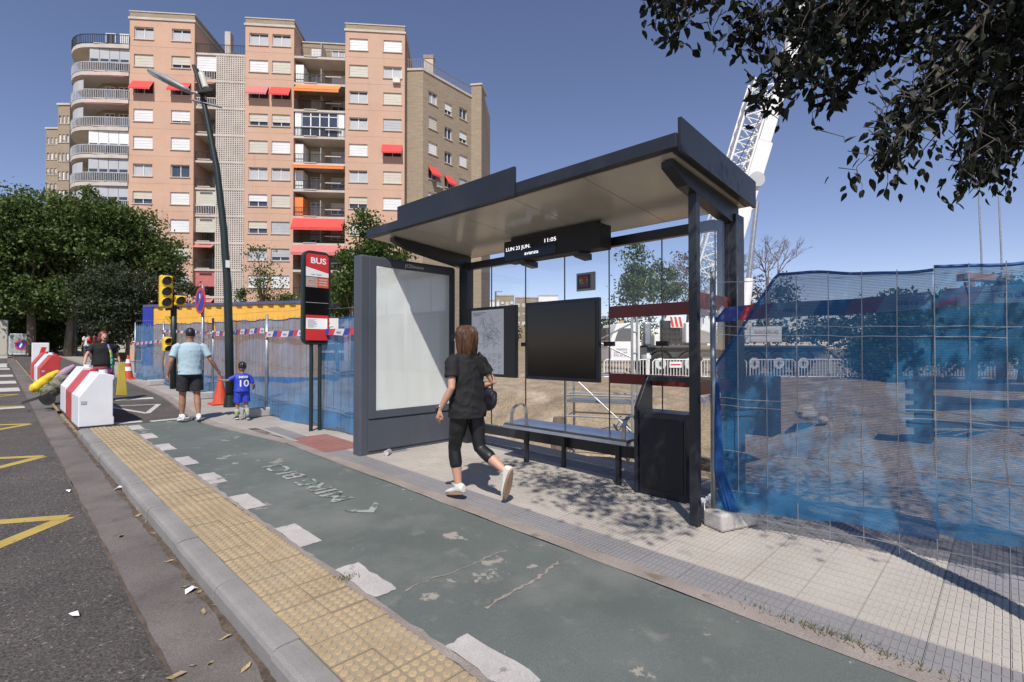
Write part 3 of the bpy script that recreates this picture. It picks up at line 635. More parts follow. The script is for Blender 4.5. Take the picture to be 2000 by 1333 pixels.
# recessed balconies between the second and third towers
uc0, uc1 = U(571), U(672)
mb = FB(*FA); mb.bx(uc0, uc1, 2.3, 2.5, -.5, ZT+.55); mb.build('bay_wall', K['brick'], blk)
for k in range(NR):
    z = rowz[k]-WH-.95; top = z+ST-.23
    mb = FB(*FA); mb.bx(uc0+.01, uc1-.01, -.02, 2.3, z-.24, z); mb.build('floor_slab', K['slab'], blk)
    railing(FA, uc0+.03, uc1-.03, .05, z, blk, K['blackm'] if k else M('rail_brown', (.12,.09,.07), .6))
    dm = random.choice((K['pane'], K['shut_c']))
    for (a, b, zz0) in ((uc0+1.15, uc0+2.35, 0), (uc1-2.0, uc1-.5, .75)): window(FA, a, b, z+zz0+.05, z+2.1, random.choice(('curt','part','full')), dep=2.25)
    mb = FB(*FA); mb.bx((uc0+uc1)/2-.03, (uc0+uc1)/2+.03, .5, 2.3, z, z+1.9); mb.build('divider', K['slab'], blk)
    if k in (1, 4, 5, 6): mb = FB(*FA); mb.bx(uc0+.05, uc0+.9, .4, 2.2, z, z+2.2); mb.build('storage_cabinet', K['white'] if k != 6 else K['awn_o'], blk)
    if k == 3:
        for a, b in ((uc0+.1, uc0+.75), (uc1-.75, uc1-.1)): mb = FB(*FA); mb.bx(a, b, .12, .18, z+.05, top); mb.build('white_panel', K['white'], blk)
        nn = 4
        for q in range(nn):
            a = uc0+.8+(uc1-uc0-1.6)*q/nn; b = uc0+.8+(uc1-uc0-1.6)*(q+1)/nn; mb = FB(*FA)
            for (c, d, e, f) in ((a, a+.06, z, top), (b-.06, b, z, top), (a, b, z+1.05, z+1.12), (a, b, top-.5, top-.43), (a, b, top-.06, top)): mb.bx(c, d, .12, .17, e, f)
            o = mb.build('window', K['white'], blk); mb = FB(*FA); mb.bx(a+.05, b-.05, .14, .15, z+.05, top-.05); mb.build('pane', K['pane'], o)
    if k in (2, 7, 8, 5):
        mb = FB(*FA); od = {2:1.1, 7:.9, 8:.8, 5:.5}[k]; dr = {2:.95, 7:1.2, 8:.95, 5:.25}[k]; i0, i1 = (.3, .45) if k == 2 else (.02, .02)
        a = [mb.p(uc0+i0,.0,top), mb.p(uc1-i1,.0,top), mb.p(uc1-i1,-od,top-dr), mb.p(uc0+i0,-od,top-dr)]
        mb.add(a+[q+V((0,0,.04)) for q in a]+[a[3]-V((0,0,.25)), a[2]-V((0,0,.25))], [(3,2,1,0),(4,5,6,7),(0,4,7,3),(1,2,6,5),(3,2,9,8)]); mb.build('awning', K['awn_o'] if k in (2,5) else (K['awn_r'] if k == 7 else K['awn_p']), blk)
mb = FB(*FA); mb.bx(uc0, uc1, 2.2, 2.6, ZT+.56, ZT+.68); mb.build('coping', K['slab'], blk)
# buff brick wing turning away on the right
B0, B1, B2, B3 = W(U(789)+.05, 1.2, 0), plan(825, 56.6), plan(920, 62.8), plan(940, 62.6)
BT = 32.7
def bface(a, b, holes, z1, nm='wall'):
    a, b = V((a.x,a.y,0)), V((b.x,b.y,0)); e = (b-a); L = e.length; e.normalize(); n = V((-e.y, e.x, 0))
    if n.dot(FW) < 0: n = -n
    mb = FB(a, e, n); mb.holed(0, L, -.5, z1, holes(L)); mb.build(nm, K['brick'], blk); return (a, e, n), L
f1, L1 = bface(B0, B1, lambda L: [], BT)
hs_ = []
def hfun(L):
    for k in range(11):
        for (c, wd) in ((.19, 1.35), (.5, 1.2), (.82, 1.35)): hs_.append((L*c-wd/2, L*c+wd/2, BT-1.9-ST*k-1.35-(.35 if c == .5 else 0), BT-1.9-ST*k-(.35 if c == .5 else 0)))
    return hs_
f2, L2 = bface(B1, B2, hfun, BT)
for i, h in enumerate(hs_): window(f2, *h, {0:'curt',1:'part',2:'none',3:'full',4:'none',5:'part',6:'full',7:'none',8:'full',9:'awn',10:'awn',11:'full'}.get(i))
aircon(f2, L2*.24, BT-1.9-ST*3-2.1, blk)
f3, L3 = bface(B2, B3, lambda L: [], BT+1.5)
b4, L4 = bface(B3, B3+EW*9+EU*1.5, lambda L: [], BT+1.5)
for f, L in ((f1, L1), (f2, L2)):
    mb = FB(*f); mb.bx(0, L, -.1, .3, BT+.002, BT+.25); mb.build('cornice', K['slab'], blk)
    railing(f, 0, L, .1, BT+.25, blk, M('rail_grey', (.2,.19,.18), .6), 1.1, int(L/.2))
mb = FB(*f3); mb.bx(-.1, L3+.1, -.1, 3, BT+1.502, BT+1.7); mb.build('cornice', K['slab'], blk)
mb = FB(*f1); mb.add([mb.p(0,.05,BT+.1), mb.p(L1,.05,BT+.1), B2+V((0,0,BT+.1)), B2+EW*8+V((0,0,BT+.1)), mb.p(0,9,BT+.1)], [(0,1,2,3,4)]); mb.build('roof_terrace', K['slab'], blk)
mb = FB(*f1); mb.bx(L1*.75, L1*.75+1.1, 2.4, 3.4, BT, BT+2.7); ch = mb.build('chimney', K['slab'], blk); mb = FB(*f1); mb.bx(L1*.75-.06, L1*.75+1.16, 2.35, 3.45, BT+2.72, BT+3.15); mb.build('chimney_cap', K['brick'], ch)
mb = FB(*FA); mb.bx(U(789)+.02, U(789)+.12, 1.0, 9, -.5, ZT+.5); mb.build('side_wall', K['brick'], blk)
# curved balconies on the other end
arc = [(0,-.1), (-2,-.1), (-4.0,.0)]+[(-4.0-4.3*math.sin(t), 6.5-6.5*math.cos(t)) for t in [math.pi/2*i/9 for i in range(1, 10)]]+[(-8.35,8.5)]
def arcwall(z0, z1, th, mat, nm, inset=0, pts=None):
    mb = MB(); pts = pts or arc; Pn = [W(u+(inset if u < -4.0 else 0), w_+inset, 0) for u, w_ in pts]; n = len(Pn)
    In = [W(u+(inset+th if u < -4.0 else 0), w_+inset+th, 0) for u, w_ in pts]
    mb.add([p+V((0,0,z)) for z in (z0, z1) for p in Pn]+[p+V((0,0,z)) for z in (z0, z1) for p in In], [(i, i+1, n+i+1, n+i) for i in range(n-1)]+[(2*n+i, 3*n+i, 3*n+i+1, 2*n+i+1) for i in range(n-1)]+[(n+i, n+i+1, 3*n+i+1, 3*n+i) for i in range(n-1)]+[(i, 2*n+i, 2*n+i+1, i+1) for i in range(n-1)])
    return mb.build(nm, mat, blk)
core = [(0,1.7),(-3.8,1.7),(-5.6,3.2),(-6.9,6.5),(-7.3,9)]
arcwall(-.5, ZT-1.5, .2, K['brick'], 'curved_wall', 0, core)
for k in range(NR):
    z = rowz[k]-WH-.95+.2
    mb = MB(); n = len(arc); pts = [W(u, w_, 0) for u, w_ in arc]+[W(0, 8.5, 0)]
    mb.add([p+V((0,0,z-.38)) for p in pts]+[p+V((0,0,z)) for p in pts], [tuple(range(len(pts))), tuple(reversed(range(len(pts), 2*len(pts))))]+[(i, i+1, len(pts)+i+1, len(pts)+i) for i in range(len(pts)-1)])
    mb.build('balcony_slab', K['slab'], blk)
    mb = MB(); rm = K['white'] if k not in (0,) else K['blackm']
    for a, b in zip(pts[:-1], pts[1:-1]):
        L = (b-a).length; nb = max(2, int(L/.17)); mb.bar(a+V((0,0,z+1.0)), b+V((0,0,z+1.0)), .05, .06); mb.bar(a+V((0,0,z+.1)), b+V((0,0,z+.1)), .04, .05)
        for q in range(nb): p = a.lerp(b, q/nb); mb.bar(p+V((0,0,z+.1)), p+V((0,0,z+1.0)), .05, .05)
    mb.build('railing', M('rail_pale', (.45,.47,.5), .6) if k else K['blackm'], blk)
    if k:
        # glazing of the enclosed balconies or an open recess
        if k in (1, 4, 5, 6, 8):
            for q in range(4):
                a, b = -4.0+q*.99, -4.0+(q+1)*.99; mb = FB(*FA); mb.bx(a+.02, b-.02, .1, .16, z+1.0, z+ST-.4); o = mb.build('window', K['shut_g'] if k != 4 else K['white'], blk)
                mb = FB(*FA); mb.bx(a+.1, b-.1, .08, .098, z+1.1, z+1.1+(.3 if k != 4 else .1)); mb.build('pane', K['pane'], o)
        else:
            mb = FB(*FA); a = [mb.p(-4.0,.1,z+ST-.42), mb.p(-.05,.1,z+ST-.42), mb.p(-.05,-.6,z+ST-.75), mb.p(-4.0,-.6,z+ST-.75)]
            if k in (2, 3): mb.add(a+[q+V((0,0,.04)) for q in a], [(3,2,1,0),(4,5,6,7),(2,3,7,6)]); mb.build('awning', K['awn_p'], blk)
        if k % 3 != 1:
            Pn = [W(u, w_, 0) for u, w_ in arc[3:8]]
            for a, b in zip(Pn, Pn[1:]):
                mb = MB(); mb.bar(a+V((0,0,z+1.6))+EW*.3, b+V((0,0,z+1.6))+EW*.3, .05, 1.1); mb.build('window', K['shut_g'], blk)
    for dd, a in ((1.6, -3.4), (1.6, -2.0)): window(FA, a, a+1.0, z+.1, z+2.1, random.choice(('curt','full','none')), dep=dd)
mb = FB(*FA); mb.add([mb.p(-7.9,8.6,-.5), mb.p(-8.6,24,-.5), mb.p(-8.6,24,ZT-2), mb.p(-7.9,8.6,ZT-2)], [(0,1,2,3)]); mb.build('side_wall', K['brick'], blk)
mb = FB(*FA); mb.bx(-7.6, 30, 9, 9.3, -.5, ZT-1.6); mb.build('rear_wall', K['brick'], blk)
# further brick blocks down the street
def block(nm, lab, pxa, pxb, D, ytop, dep, mat, rows, cols, grp=None, side=None, zb=-.5):
    a, b = plan(pxa, D), plan(pxb, D); e = (b-a); L = e.length; e.normalize(); n = V((-e.y, e.x, 0))
    if n.dot(FW) < 0: n = -n
    zt = CAMH+(HZP-ytop)*D/FPX; t = thing(nm, lab, 'building', (a+b)/2+V((0,0,zb)), grp); fa = (a, e, n); holes = []
    for r in range(rows):
        for c in range(cols):
            u = L*(c+.5)/cols; w_ = min(.7, L/cols*.3); z = zt-1.6-ST*r
            if z-1.3 > zb: holes.append((u-w_, u+w_, z-1.3, z))
    mb = FB(*fa); mb.holed(0, L, zb, zt, holes)
    for u in (0, L): mb.add([mb.p(u,0,zb), mb.p(u,dep,zb), mb.p(u,dep,zt), mb.p(u,0,zt)], [(0,1,2,3)])
    mb.add([mb.p(0,0,zt), mb.p(L,0,zt), mb.p(L,dep,zt), mb.p(0,dep,zt)], [(0,1,2,3)]); mb.build('wall', mat, t)
    for h in holes: window(fa, *h, None, par=t)
    mb = FB(*fa); mb.bx(-.15, L+.15, -.15, .3, zt+.002, zt+.3); mb.build('cornice', K['slab'], t); return t
block('brick_block', 'tall buff brick block just beyond the curved balconies', 108, 131, 78, 203, 14, K['brick'], 10, 3)
block('brick_block', 'farthest narrow brick block at the far end of the street', 85, 108, 95, 250, 12, K['brick'], 9, 3)
block('distant_building', 'distant low white building seen through the shelter glass beside the brick wing', 938, 975, 130, 588, 10, K['white'], 3, 3)
block('distant_building', 'distant brown brick building seen through the shelter glass behind the thin lamp', 968, 1004, 150, 578, 10, K['brick'], 4, 4)
block('distant_building', 'distant tan building with flat roof above the map board', 1006, 1062, 160, 582, 10, K['brick'], 3, 5)
block('distant_building', 'distant white stepped building above the black screen', 1052, 1090, 140, 578, 10, K['white'], 3, 4)
# ================================================================ STREET FURNITURE
def Q(mb, nm, mat, par, **k): return mb.build(nm, mat, par, **k)
# tall street lamp, leaning
lp = thing('street_lamp', 'tall dark green leaning lamp post with grey lantern and small camera on top', 'lamp post', (3.49, 11.65, gz(11.65)))
pts = [(3.49,11.65,.25),(3.46,11.65,1.6),(3.43,11.67,2.77),(3.36,11.72,4.0),(3.25,11.8,5.23),(3.06,11.97,6.52),(2.93,12.1,7.32)]
Q(MB().tube(pts, [.085,.082,.078,.07,.062,.052,.045], 14), 'pole', K['dgreen'], lp, smooth=True)
Q(MB().tube([(3.49,11.65,.24),(3.49,11.65,.5)], [.13,.1], 14), 'base', K['dgreen'], lp)
arm = at(372,180,10.6); tip = at(292,138,10.6)
Q(MB().tube([at(402,192,10.6), at(385,182,10.6), arm], [.03,.03,.025], 8), 'arm', K['galv'], lp)
d = tip-arm; mb = MB(); L = d.length
for i in range(9):
    t = i/8; p = arm+d*t; wd = .05+.09*math.sin(math.pi*(.15+.8*t)); hh = .03+.045*math.sin(math.pi*(.1+.75*t))
    mb.rings([(0,0,0,1,1)]*0 or [], 3, False) if False else None
    r = d.cross(UP).normalized(); u = r.cross(d).normalized()
    if i == 0: vs_ = []
    vs_ += [p+r*math.cos(a)*wd+u*math.sin(a)*hh for a in [2*math.pi*k/14 for k in range(14)]]
mb.add(vs_, [(i*14+k, i*14+(k+1) % 14, (i+1)*14+(k+1) % 14, (i+1)*14+k) for i in range(8) for k in range(14)]+[tuple(range(14)), tuple(range(8*14, 9*14))])
hd = Q(mb, 'lantern', M('lantern_grey', (.27,.28,.28), .4), lp, smooth=True)
r = d.cross(UP).normalized(); u = r.cross(d).normalized(); a, b = arm+d*.45-u*.055, arm+d*.93-u*.055
Q(MB().bar(a, b, .17, .03), 'lens', M('lantern_lens', (.25,.26,.25), .15), hd, bevel=.008)
Q(MB().tube([at(378,128,10.6), at(400,200,10.6)], .035, 10), 'pole_top', K['blackm'], lp)
Q(MB().tube([at(393,143,10.5), at(402,172,10.5)], .06, 12), 'camera_housing', K['cream'], lp, smooth=False)
Q(MB().bar(at(375,196,10.6), at(432,210,10.6), .09, .02), 'bracket', K['galv'], lp)
Q(MB().bar(at(388,182,10.5), at(418,178,10.5), .12, .07), 'control_box', K['blackm'], lp, bevel=.01)
Q(MB().box(3.36,3.44,11.565,11.572,3.15,3.3), 'sticker', K['white'], lp)
# traffic light
tl = thing('traffic_light', 'yellow traffic light with three dark lenses and side lamp on green pole', 'traffic light', (3.46, 16.5, gz(16.5)))
Q(MB().tube([(3.5,16.5,.3),(3.5,16.5,3.0)], .075, 12), 'pole', K['dgreen'], tl, smooth=True)
def head(cx, cz, n, s=.34, par=tl, y=16.36, dirn=-1):
    mb = MB(); mb.box(cx-s/2, cx+s/2, y, y+.2, cz-n*s/2, cz+n*s/2); h = Q(mb, 'signal_head', K['yellow'], par, bevel=.03)
    for k in range(n):
        z = cz+(k-(n-1)/2)*s
        Q(MB().disc((cx, y-.004, z), (0,1,0), s*.4, .01, 20), 'lens', M('lens_dark', (.03,.02,.012), .25), h)
        mb = MB(); nn = 14; vs_ = []
        for q in range(nn+1):
            a = math.radians(-20+220*q/nn); vs_ += [(cx+s*.43*math.cos(a), y, z+s*.43*math.sin(a)), (cx+s*.43*math.cos(a), y-.2*(.55+.45*math.sin(max(0,min(math.pi, a)))), z+s*.43*math.sin(a)-.02)]
        mb.add(vs_, [(2*q, 2*q+1, 2*q+3, 2*q+2) for q in range(nn)]); Q(mb, 'visor', K['yellow'], h)
    return h
head(3.3, 3.02, 3, .29); head(3.62, 2.79, 1, .28)
Q(MB().bar((3.3,16.47,2.53),(3.62,16.47,2.6),.06,.06), 'cross_arm', K['dgreen'], tl)
Q(MB().prism([(3.3,16.5,2.35),(3.5,16.5,2.35),(3.5,16.5,2.05)], (0,.05,0)), 'bracket', K['yellow'], tl)
head(3.34, 1.58, 2, .2)
# no-parking sign seen almost edge on
ns = thing('no_parking_sign', 'round red and blue no parking sign on galvanised pole beside lamp post', 'traffic sign', (3.43, 13.45, gz(13.4)))
Q(MB().tube([(3.43,13.45,.28),(3.43,13.45,2.95)], .035, 10), 'pole', K['galv'], ns, smooth=True)
nd = V((-.99,-.08,0)).normalized(); c = V((3.41,13.42,2.58))
f = Q(MB().disc(c+nd*.04, nd, .31, .012, 32), 'plate', K['red'], ns)
Q(MB().disc(c+nd*.048, nd, .24, .006, 32), 'blue_disc', K['blue'], f)
r = V((-nd.y, nd.x, 0)); Q(MB().bar(c+nd*.053+r*.17+V((0,0,.17)), c+nd*.053-r*.17-V((0,0,.17)), .003, .06, nd.cross(V((0,0,1)))), 'red_slash', K['red'], f)
Q(MB().bar(c+nd*.0535+V((0,0,.05)), c+nd*.0535+V((0,0,.16)), .003, .05, r), 'white_mark', K['white'], f)
# second lamp far down the street
l2 = thing('street_lamp', 'thin distant street lamp with curved arm in front of the dark trees', 'lamp post', G(148, 702)); D = 33
Q(MB().tube([at(148,705,D), at(147,600,D), at(140,520,D), at(128,500,D)], [.1,.09,.07,.05], 8), 'pole', K['dgreen'], l2); Q(MB().tube([at(128,500,D), at(112,496,D), at(94,491,D)], [.06,.12,.04], 8, flat=.5), 'lantern', K['galv'], l2)
l3 = thing('street_lamp', 'thin distant lamp seen through shelter glass over far rooftops', 'lamp post', at(968,690,60)); Q(MB().bar(at(968,690,60), at(968,570,60), .16, .16), 'pole', K['galv'], l3); Q(MB().bar(at(968,570,60), at(981,570,60), .14, .12), 'lantern', K['galv'], l3)
# ---------------------------------------------------------------- traffic cones
def cone(p, lab, stripes, h=.62):
    t = thing('traffic_cone', lab, 'cone', p, 'traffic cones by the fence'); x, y, z = p
    Q(MB().box(x-.2, x+.2, y-.2, y+.2, z, z+.04), 'base', K['cone'], t, bevel=.015)
    Q(MB().rings([(x,y,z+.04,.15,.15),(x,y,z+h*.9,.04,.04),(x,y,z+h,.03,.03)], 18), 'body', K['cone'], t, smooth=False)
    if stripes:
        for a, b in ((.32,.5),(.66,.84)):
            ra, rb = .15-(.11)*a/.9+.006, .15-.11*b/.9+.006; Q(MB().rings([(x,y,z+.04+h*a*.93,ra,ra),(x,y,z+.04+h*b*.93,rb,rb)], 18, False), 'stripe', K['white'], t)
K['cone'] = M('cone_orange', (.55,.07,.03), .55, var=.15, scale=6)
p = G(430,790); cone((p.x,p.y,gz(p.y)), 'plain faded orange cone at the foot of the leaning lamp post', False)
p = G(250,741); cone((p.x,p.y,gz(p.y)), 'orange and white striped cone by the far end of the blue fence', True, .8)
# ---------------------------------------------------------------- water-filled barriers
K['wplastic'] = M('white_plastic', (.72,.73,.75), .4, var=.05, scale=3); K['rplastic'] = M('red_plastic', (.5,.045,.045), .45, var=.14, scale=3)
def barrier(y, L, mat, lab, s=1.0, x0=.95, notch=True):
    t = thing('water_barrier', lab, 'barrier', (x0+.25, y+L/2, gz(y)), 'water-filled road barriers'); g = gz(y+L/2)
    prof = [(0,0),(.45,0),(.45,.12),(.435,.14),(.435,.72),(.45,.74),(.45,.8),(.33,.84),(.24,.84),(.02,.5),(0,.48)]
    P_ = [(x0+x*s, y+.012, g+z*s) for x, z in prof]; Q(MB().prism(P_, (0, L-.024, 0)), 'body', mat, t, bevel=.02)
    Q(MB().tube([(x0+.36*s,y+L*.5,g+.8*s),(x0+.36*s,y+L*.5,g+.88*s)], .06*s, 12), 'filler_cap', mat, t)
    Q(MB().box(x0+.03, x0+.1, y+.005, y+.009, g+.36, g+.41), 'label', M('label_grey', (.45,.45,.46), .6), t)
    return t
barrier(10.42, .98, K['wplastic'], 'nearest white plastic road barrier at the kerb end'); barrier(11.42, .98, K['rplastic'], 'red plastic road barrier between two white ones', .97); barrier(12.42, 1.0, K['wplastic'], 'white plastic road barrier behind the near red one')
barrier(19.6, 1.2, K['rplastic'], 'nearer red barrier of the far group by the crossing', 1.0, .95); barrier(20.9, 1.2, K['wplastic'], 'white barrier within the far red group', 1.0, .93); barrier(22.2, 1.2, K['rplastic'], 'rearmost red barrier of the far group', 1.0, .9)
cs = thing('chevron_board', 'small white board with red mark standing behind the far barriers', 'sign', (1.0, 24.2, gz(24))); Q(MB().box(.95,1.4,24.1,24.16,gz(24),gz(24)+1.15), 'board', K['white'], cs, bevel=.02); Q(MB().prism([(1.02,24.09,gz(24)+.3),(1.14,24.09,gz(24)+.3),(1.32,24.09,gz(24)+1.0),(1.2,24.09,gz(24)+1.0)], (0,.008,0)), 'red_mark', K['red'], cs)
# ---------------------------------------------------------------- crowd barriers
K['cbbright'] = M('barrier_bright', (.75,.76,.76), .5, var=.06); K['cbwhite'] = M('barrier_white', (.6,.62,.62), .5, var=.1)
def crowd(a, b, lab, grp, h=1.05, mat=None, sign=None, rad=.022, nb=15):
    a, b = V(a), V(b); t = thing('crowd_barrier', lab, 'barrier', (a+b)/2, grp); mat = mat or K['cbwhite']; d = b-a; u = V((0,0,1))
    fr_ = [a+u*.15, a+u*(h-.12), a+d*.05+u*h, b-d*.05+u*h, b+u*(h-.12), b+u*.15]
    Q(MB().tube(fr_+[fr_[0]], rad, 6), 'frame', mat, t)
    for k in range(1, nb): p = a.lerp(b, k/nb); Q(MB().tube([p+u*.16, p+u*(h-.01)], rad*.6, 5), 'rail', mat, t)
    n = V((-d.y, d.x, 0)).normalized()*.28
    for f in (.15, .85): p = a.lerp(b, f); Q(MB().tube([p+u*.15-n, p-n*.2+u*.16, p+n*.2+u*.16, p+n-u*.0], rad, 5), 'foot', mat, t)
    if sign: sign(t, a, b, h)
    return t
def npsign(t, a, b, h):
    m_ = (a+b)/2+V((0,0,h*.52)); n = V((b.y-a.y, a.x-b.x, 0)).normalized()
    if n.dot(V((0,0,0))-m_) < 0: n = -n
    s_ = Q(MB().disc(m_+n*.04, n, .3, .01, 24), 'no_parking_disc', K['red'], t); Q(MB().disc(m_+n*.048, n, .22, .008, 24), 'blue_disc', K['blue'], s_)
    r = V((-n.y, n.x, 0)); Q(MB().bar(m_+n*.055+r*.07+V((0,0,.15)), m_+n*.055-r*.05-V((0,0,.15)), .003, .09, r), 'white_mark', K['white'], s_)
def plsign(t, a, b, h):
    m_ = (a+b)/2+V((0,0,h*.75)); d = (b-a).normalized(); n = V((d.y, -d.x, 0))
    if n.dot(-m_) < 0: n = -n
    s_ = Q(MB().bar(m_+n*.05-d*.3, m_+n*.05+d*.3, .01, .3), 'plate', K['white'], t); Q(MB().bar(m_+n*.058-d*.25, m_+n*.058+d*.25, .003, .07), 'red_stripe', K['red'], s_)
a, b = G(18,697), G(64,697); crowd(a, b, 'white crowd barrier with round no parking disc across the far street', None, 1.4, sign=npsign, rad=.035, nb=18)
ca = G(20,697); t = thing('street_cabinet', 'pale grey street cabinet standing beyond the far crowd barrier', 'cabinet', ca); q = at(12,648,px_ if False else 31.5)
Q(MB().box(ca.x-.9, ca.x-.1, ca.y+.5, ca.y+1.1, ca.z-.2, ca.z+2.3), 'body', K['cream'], t, bevel=.03); Q(MB().box(ca.x-.85, ca.x-.15, ca.y+.48, ca.y+.497, ca.z+.1, ca.z+2.2), 'door', K['shut_c'], t)
for k in range(9):
    xa = 1180+95*k; D = 25.2
    A_, B_ = at(xa, 737+max(0,(xa-1180))*.03, D), at(xa+88, 737+max(0,(xa-1092))*.03, D); A_.z = B_.z = -.1
    crowd(A_, B_, 'white crowd barrier before the crane, '+['nearest the scaffold tower','second from the scaffold, with sign plate','third from the scaffold','fourth from the scaffold','fifth from the scaffold','sixth from the scaffold','seventh from the scaffold, with sign plate','eighth from the scaffold','last one by the frame edge'][k], 'crowd barriers in front of the crane', 1.0, mat=K['cbbright'], sign=plsign if k in (1, 6) else None, nb=15, rad=.034)
# ---------------------------------------------------------------- mesh fences with blue netting
def wob(x, s): return math.sin(x*2.3+s)*.5+math.sin(x*5.1+s*2.1)*.3+math.sin(x*11.7+s*.7)*.15
K['tapew'] = M('tape_white', (.62,.6,.62), .5, var=.05); K['taper'] = M('tape_red', (.55,.05,.07), .5, var=.1); K['tapeb'] = M('tape_blue', (.03,.06,.28), .5, var=.1)
def fence(a, b, lab, seed, h=1.85, net=True, nwires=18, hz=(.08,.3,.36,.95,1.0,1.6,1.66,1.95), netmat_=None, nbot=.05, ntop=0, post_a=True, wire=.0035, grp='temporary fence panels with blue netting', tape=None, wm=None, netz=None, tback=0):
    a, b = V(a), V(b); t = thing('mesh_fence', lab, 'fence', (a+b)/2, grp); d = b-a; L = d.length; e = d/L; n = V((e.y, -e.x, 0))
    if n.dot(CAM-a) < 0: n = -n
    u = V((0,0,1)); zz = lambda s: a.lerp(b, s/L)
    for s in ((0.02, L-.02) if post_a is True else (L-.02,) if post_a == False else ()): Q(MB().tube([zz(s)+u*.02, zz(s)+u*(h+.05)], .021, 8), 'post', K['galv'], t, smooth=True)
    bends = lambda s, z: n*.02*wob(s*1.3+z, seed)
    for k in range(nwires+1):
        s = L*k/nwires; Q(MB().tube([zz(s)+u*z+bends(s, z) for z in (.03,.35,.8,1.2,1.6,h)], wire, 4, False), 'wire', wm or K['galv'], t)
    for z in hz: Q(MB().tube([zz(L*k/12)+u*z+bends(L*k/12, z)+u*.008*wob(k, z) for k in range(13)], wire, 4, False), 'wire', wm or K['galv'], t)
    if net:
        ns_, nz = int(L*14), 26; mb = MB(); vs_ = []
        for j in range(nz+1):
            f = j/nz
            for i in range(ns_+1):
                s = L*i/ns_; zb = nbot+.05*wob(s, seed+1); zt = h+ntop+.025*wob(s*1.4, seed+3)
                if netz: zb, zt = netz(s, zb, zt)
                z = zb+(zt-zb)*f; bulge = .05*wob(s*1.1+z*.8, seed+5)+.018*wob(s*4+z*6, seed+2)+(.22*max(0, .3-f)*(1+wob(s*1.7, seed)))
                vs_.append(zz(s)+u*z-n*(.03)+n*(bulge*.7 if j < nz else 0))
        mb.add(vs_, [(j*(ns_+1)+i, j*(ns_+1)+i+1, (j+1)*(ns_+1)+i+1, (j+1)*(ns_+1)+i) for j in range(nz) for i in range(ns_)])
        o = Q(mb, 'netting', netmat_ or K['net'], t, smooth=True)
        mb = MB(); mb.tube([zz(L*i/40)+u*((netz(L*i/40, 0, h+ntop+.025*wob(L*i/40*1.4, seed+3))[1] if netz else h+ntop+.025*wob(L*i/40*1.4, seed+3)))-n*.03 for i in range(41)], .012, 5); Q(mb, 'net_hem', K['netd'], t)
    if tape:
        z0, z1, wd = tape; k = 0; s = 0.; seg = .16 if not tback else .2
        while s < L-.01:
            s2 = min(L, s+seg*(1.6 if k % 3 == 0 else 1)); p = lambda q, dz: zz(q)+u*(z0+(z1-z0)*q/L+dz+.01*wob(q*3, seed))+n*(.045 if not tback else -.08)
            sk = .06; mb = MB(); mb.add([p(s, -wd/2), p(s2, -wd/2), p(max(0,s2-sk), wd/2), p(max(0,s-sk), wd/2)], [(0,1,2,3)])
            o = Q(mb, 'tape_band', (K['tapew'], K['taper'], K['tapeb'])[k % 3] if k % 3 != 1 or True else None, t)
            if k % 3 == 0 and wd > .07:
                c = (p(s, 0)+p(s2, 0))/2+n*.004-e*.03 if True else 0
                try: text('OSSEV' if False else 'oaci', 'tape_mark', K['tapeb'], o, c-e*(.07 if e.dot(RT) > 0 else -.07)-u*.02, e if e.dot(RT) > 0 else -e, u, .06, .0005, width=.12)
                except Exception: pass
            s = s2; k += 1
    return t
def block_(c, lab, rz=0, s=(.6,.22,.16)):
    t = tag(MB().prism([(-s[0]/2,-s[1]/2,0),(s[0]/2,-s[1]/2,0),(s[0]/2,s[1]/2,0),(-s[0]/2,s[1]/2,0)], (0,0,s[2])).build('fence_block', K['concrete'], None, bevel=.02, world=False), lab, 'concrete block', 'concrete feet of the fence')
    t.location = c; t.rotation_euler = (0,0,rz); return t
def gp(x, y): return (x, y, gz(y))
LF = [(3.92,6.2),(3.6,9.96),(3.66,13.5),(3.56,18.0),(3.45,21.6)]
labs = ['blue netted fence panel behind the bus stop sign','blue netted fence panel behind the boy and leaning lamp post','blue netted fence panel behind the no parking sign','farthest blue netted fence panel next to the striped cone']
for k, (p, q) in enumerate(zip(LF, LF[1:])):
    fence(gp(*p), gp(*q), labs[k], 3+k*2.2, nwires=18 if k < 2 else 12, ntop=-.05, nbot=.02, tape=(1.6, 1.52, .1) if k < 2 else ((1.3,1.15,.08) if k == 3 else (1.55,1.6,.07)), wire=.0035 if k < 2 else .005, post_a=k > 0)
for k, (x, y) in enumerate(LF[1:]): block_((x-.08, y, gz(y)), ['grey concrete fence foot beside the walking boy','grey concrete fence foot by the plain orange cone','grey concrete fence foot behind the traffic light','grey concrete fence foot at the far fence end'][k], .1)
Q(MB().quad(onX(644,622,3.86)+V((-.06,0,0)), onX(668,622,3.86)+V((-.06,0,0)), onX(668,643,3.86)+V((-.06,0,0)), onX(644,643,3.86)+V((-.06,0,0))), 'notice_sheet', K['white'], [o for o in bpy.data.objects if o.get('label') == labs[0]][0])
